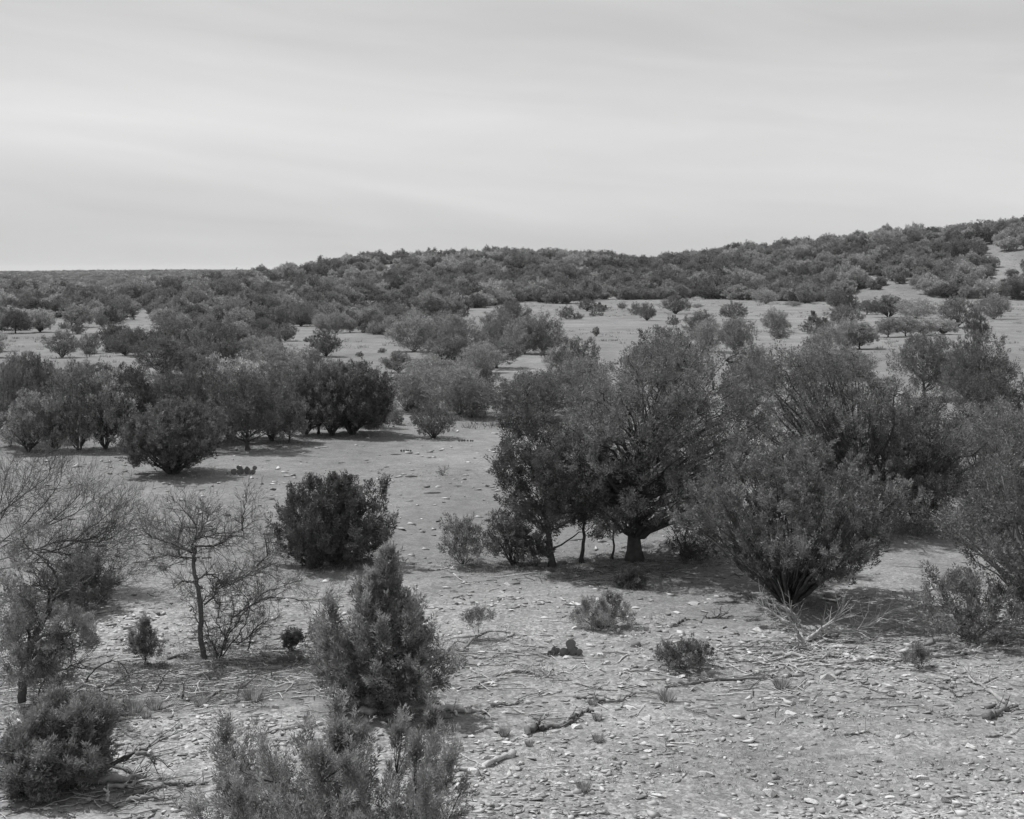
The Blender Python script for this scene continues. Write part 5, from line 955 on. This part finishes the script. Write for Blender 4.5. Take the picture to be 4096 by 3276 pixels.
def litter(seed_, mm, nm, lb):
    rng = np.random.default_rng(seed_); tb = Tubes(); n = 0
    spots = [('D', 400, 1440, 3.2, 1.6, 420), ('D', 150, 1450, 2.4, 1.8, 200), ('D', 1750, 1380, 3.0, 1.3, 260), ('D', 600, 1380, 2, 1, 120), ('D', 150, 1680, 2.5, .8, 90), ('D', 1000, 1400, 3, 2, 120), ('D', 1350, 1200, 4.5, 2, 160), ('D', 1400, 1450, 7, 3, 260)]
    for (c, x, y, rx, ry, k) in spots:
        p = g(c, x, y)
        for j in range(k):
            X = p[0] + rng.normal(0, .5) * rx; Y_ = p[1] + rng.normal(0, .5) * ry; L = .08 + .6 * rng.random() ** 2.4; a = rng.normal(0, .7); r = .003 + .007 * rng.random()
            q = np.linspace(-.5, .5, 4); xs = X + np.cos(a) * q * L + rng.normal(0, .02, 4) * L; ys = Y_ + np.sin(a) * q * L + rng.normal(0, .06, 4) * L
            P = np.stack([xs, ys, H(xs, ys) + r + .02 * rng.random(4)], 1); tb.add(P, r, 3)
    obj(nm, tb.mesh(nm, M[mm]), kind='stuff', label=lb)
litter(88, 'dead', 'twig_litter', 'small broken pale twigs strewn over the stony ground')
litter(89, 'bark', 'dark_twig_litter', 'small dark twigs strewn over the stony ground')

# ------------------------------------------------------------------ prickly pears
def pad_mesh():
    bm = bmesh.new(); bmesh.ops.create_uvsphere(bm, u_segments=14, v_segments=10, radius=1)
    for v in bm.verts:
        t = (v.co.z + 1) / 2; v.co.x *= .72 * (.55 + .75 * t - .25 * t * t) * 1.15; v.co.y *= .11; v.co.z = t * 2
    me = bpy.data.meshes.new('pad'); bm.to_mesh(me); bm.free(); me.materials.append(M['cactus'])
    me.polygons.foreach_set('use_smooth', np.ones(len(me.polygons), bool)); return me
PAD = pad_mesh()
def cactus(c, bx, by, pads, label):
    p = g(c, bx, by); e = obj('prickly_pear', None, None, p, label, 'cactus')
    for k, (x, y, hp, tilt, rz) in enumerate(pads):
        hh = hp * CR[c][2] / 4 / FPX * p[1] / 2; q = at_depth(c, x, y, p[1]) - p; q[1] = ((k * 37) % 7 - 3) * hh * .25
        if abs(y - by) < hp * .35: q[2] = -.01
        o = obj('pad', PAD, e, q); o.scale = (hh * 1.25, hh * 1.2, hh); o.rotation_euler = (.15, tilt, rz)
cactus('b2', 500, 432, [(548, 385, 90, .12, .1), (500, 425, 68, -.15, .3), (595, 428, 78, -.25, -.2), (425, 440, 75, -.35, .9), (380, 444, 45, -.1, 1.0), (625, 425, 45, .2, 1.3), (535, 425, 60, .5, 1.2), (470, 440, 40, .6, .5), (570, 430, 70, .05, -.4), (520, 432, 58, .25, .2), (445, 440, 60, .1, .2), (612, 432, 60, .35, .3), (405, 444, 48, .3, -.3)],
       'clump of big round prickly pear pads, nearest of the cacti')
cactus('c1', 1500, 1612, [(1450, 1612, 42, -.3, .2), (1470, 1612, 38, .2, .5), (1490, 1613, 42, -.1, -.3), (1515, 1612, 44, .15, .2), (1535, 1612, 30, .3, .6), (1555, 1612, 34, .2, .1), (1465, 1585, 28, .1, .1), (1487, 1583, 26, -.3, .2), (1520, 1585, 24, .2, -.2), (1562, 1590, 32, .3, .2), (1400, 1612, 14, 0, .3)],
       'wide clump of prickly pear pads right of the big vase-shaped juniper')
cactus('c2', 420, 1472, [(395, 1472, 16, -.2, .1), (408, 1472, 15, .1, .5), (422, 1472, 16, .3, -.3), (436, 1472, 14, -.2, .2), (448, 1472, 14, .2, .1)], 'low dark line of prickly pear on the open flat, left one')
cactus('c2', 800, 1410, [(750, 1410, 14, -.2, .1), (765, 1410, 16, .2, .4), (782, 1410, 16, -.1, .2), (800, 1410, 14, .2, -.2), (818, 1410, 14, .3, .2), (832, 1410, 12, .1, .2)], 'low dark strip of prickly pear nearest the pale flat edge')
cactus('b1', 300, 480, [(290, 470, 60, -.3, .2), (330, 478, 66, .2, -.2), (430, 505, 70, .1, .3), (380, 490, 50, .4, .8), (240, 470, 50, -.4, .4)], 'hidden grey prickly pear pads among the twigs by the tiny dark sapling')

# ------------------------------------------------------------------ grasses
def blades(P, per, hgt, spread, rng, w=.006):
    n = len(P); i = np.repeat(np.arange(n), per); m = len(i); a = rng.random(m) * 6.28
    d = unit(np.stack([np.cos(a) * .5, np.sin(a) * .5, .6 + .7 * rng.random(m)], 1)); B = P[i] + np.stack([np.cos(a), np.sin(a), a * 0], 1) * (spread * rng.random(m))[:, None]
    L = hgt * (.5 + .8 * rng.random(m)); s = unit(np.cross(d, rng.normal(size=(m, 3)))) * w
    V = np.empty((m, 3, 3)); V[:, 0] = B - s; V[:, 1] = B + s; V[:, 2] = B + d * L[:, None]; return V.reshape(-1, 3)
rg = np.random.default_rng(77)
for (c, x, y, hp, lb) in [('b2', 775, 1115, 62, 'round tuft of dry grass on the centre gravel'), ('b2', 660, 1505, 80, 'wispy dry grass tuft near the bottom edge'), ('b2', 765, 945, 50, 'dark grass tuft beside the small upright wedge stone'), ('b2', 1310, 790, 90, 'broad pale weed in the middle gravel'),
                          ('b2', 1150, 240, 28, 'tiny grass tuft right of the low grey-green bush'), ('b2', 1510, 655, 40, 'little tuft left of the leaning slab'), ('b2', 230, 1150, 40, 'small tuft left of the round tuft of dry grass'), ('b3', 250, 690, 90, 'dry weed in front of the upright grey rock'),
                          ('c8', 960, 950, 100, 'larger fluffy grass tuft in front of the litter'), ('c8', 1110, 930, 80, 'fluffy grass tuft right of the larger one'), ('c8', 1050, 995, 50, 'small dark tuft below the two fluffy ones'), ('c8', 1440, 910, 60, 'tuft at the near edge of the dead sticks'), ('c8', 1820, 870, 100, 'airy pale weed right of the long dark branch'),
                          ('b1', 2005, 1065, 50, 'tuft above the light pointed slab'), ('c4', 1170, 860, 44, 'small tuft on the flat behind the bare tree crown'), ('b2', 35, 1065, 60, 'tuft left of the gnarled log'), ('b2', 730, 830, 50, 'tuft below the dark crooked branch')]:
    p = g(c, x, y); hh = hp * CR[c][2] / 4 / FPX * p[1]
    V = blades(np.repeat(p[None], 1, 0), 260, hh * 1.1, hh * .55, rg, .005); obj('grass_tuft', build('grass_tuft', V - p, np.arange(len(V)).reshape(-1, 3), None, M['grass']), None, p, lb, 'grass tuft')
def short_grass():
    rng = np.random.default_rng(78); P = []
    for (c, x, y, rx, ry, n) in (('D', 400, 1440, 3.0, 1.5, 1300), ('D', 150, 1440, 2.2, 1.5, 700), ('D', 560, 1400, 1.8, 1.2, 600), ('D', 1850, 1520, 3.5, 1.8, 220), ('D', 1500, 1600, 3, 1.2, 220), ('D', 1700, 1640, 4, 1.0, 260), ('D', 150, 985, 5, 2, 500), ('D', 1340, 1190, 4, 1.5, 500)):
        p = g(c, x, y); X = p[0] + rng.normal(0, .5, n) * rx; Y_ = p[1] + rng.normal(0, .5, n) * ry; P.append(np.stack([X, Y_, H(X, Y_)], 1))
    for o in list(bpy.data.objects):
        if o.get('category') in ('tree', 'bush', 'shrub') and o.type == 'EMPTY' and o.location.y < 75:
            n = 110; q = rng.normal(0, .6, (n, 2)); X = o.location.x + q[:, 0] + .15; Y_ = o.location.y + q[:, 1] - .1; P.append(np.stack([X, Y_, H(X, Y_)], 1))
    P = np.concatenate(P); V = blades(P, 8, .055, .08, rng, .004); obj('short_grass', build('short_grass', V, np.arange(len(V)).reshape(-1, 3), None, M['grass']), kind='stuff', label='short dry grass and litter on the stony soil')
short_grass()
def far_weeds():
    rng = np.random.default_rng(79); n = 4200; Yv = 60 + 320 * rng.random(n); X = (rng.random(n) - .5) * .84 * Yv; P = np.stack([X, Yv, H(X, Yv)], 1)
    P = P[fbm(P[:, 0] / 14, P[:, 1] / 14, 2, 95) > .46]; V = blades(P, 16, .28, .4, rng, .02); obj('low_scrub', build('low_scrub', V, np.arange(len(V)).reshape(-1, 3), None, M['grey']), kind='stuff', label='ankle-high weeds dotted over the far clearings')
far_weeds()
print('comps', [w for w in WC if w[1] > 0]); print('far trees', len(FAR), 'shown', int((vis > 8).sum()), 'tris', sum(len(m.polygons) for m in bpy.data.meshes))
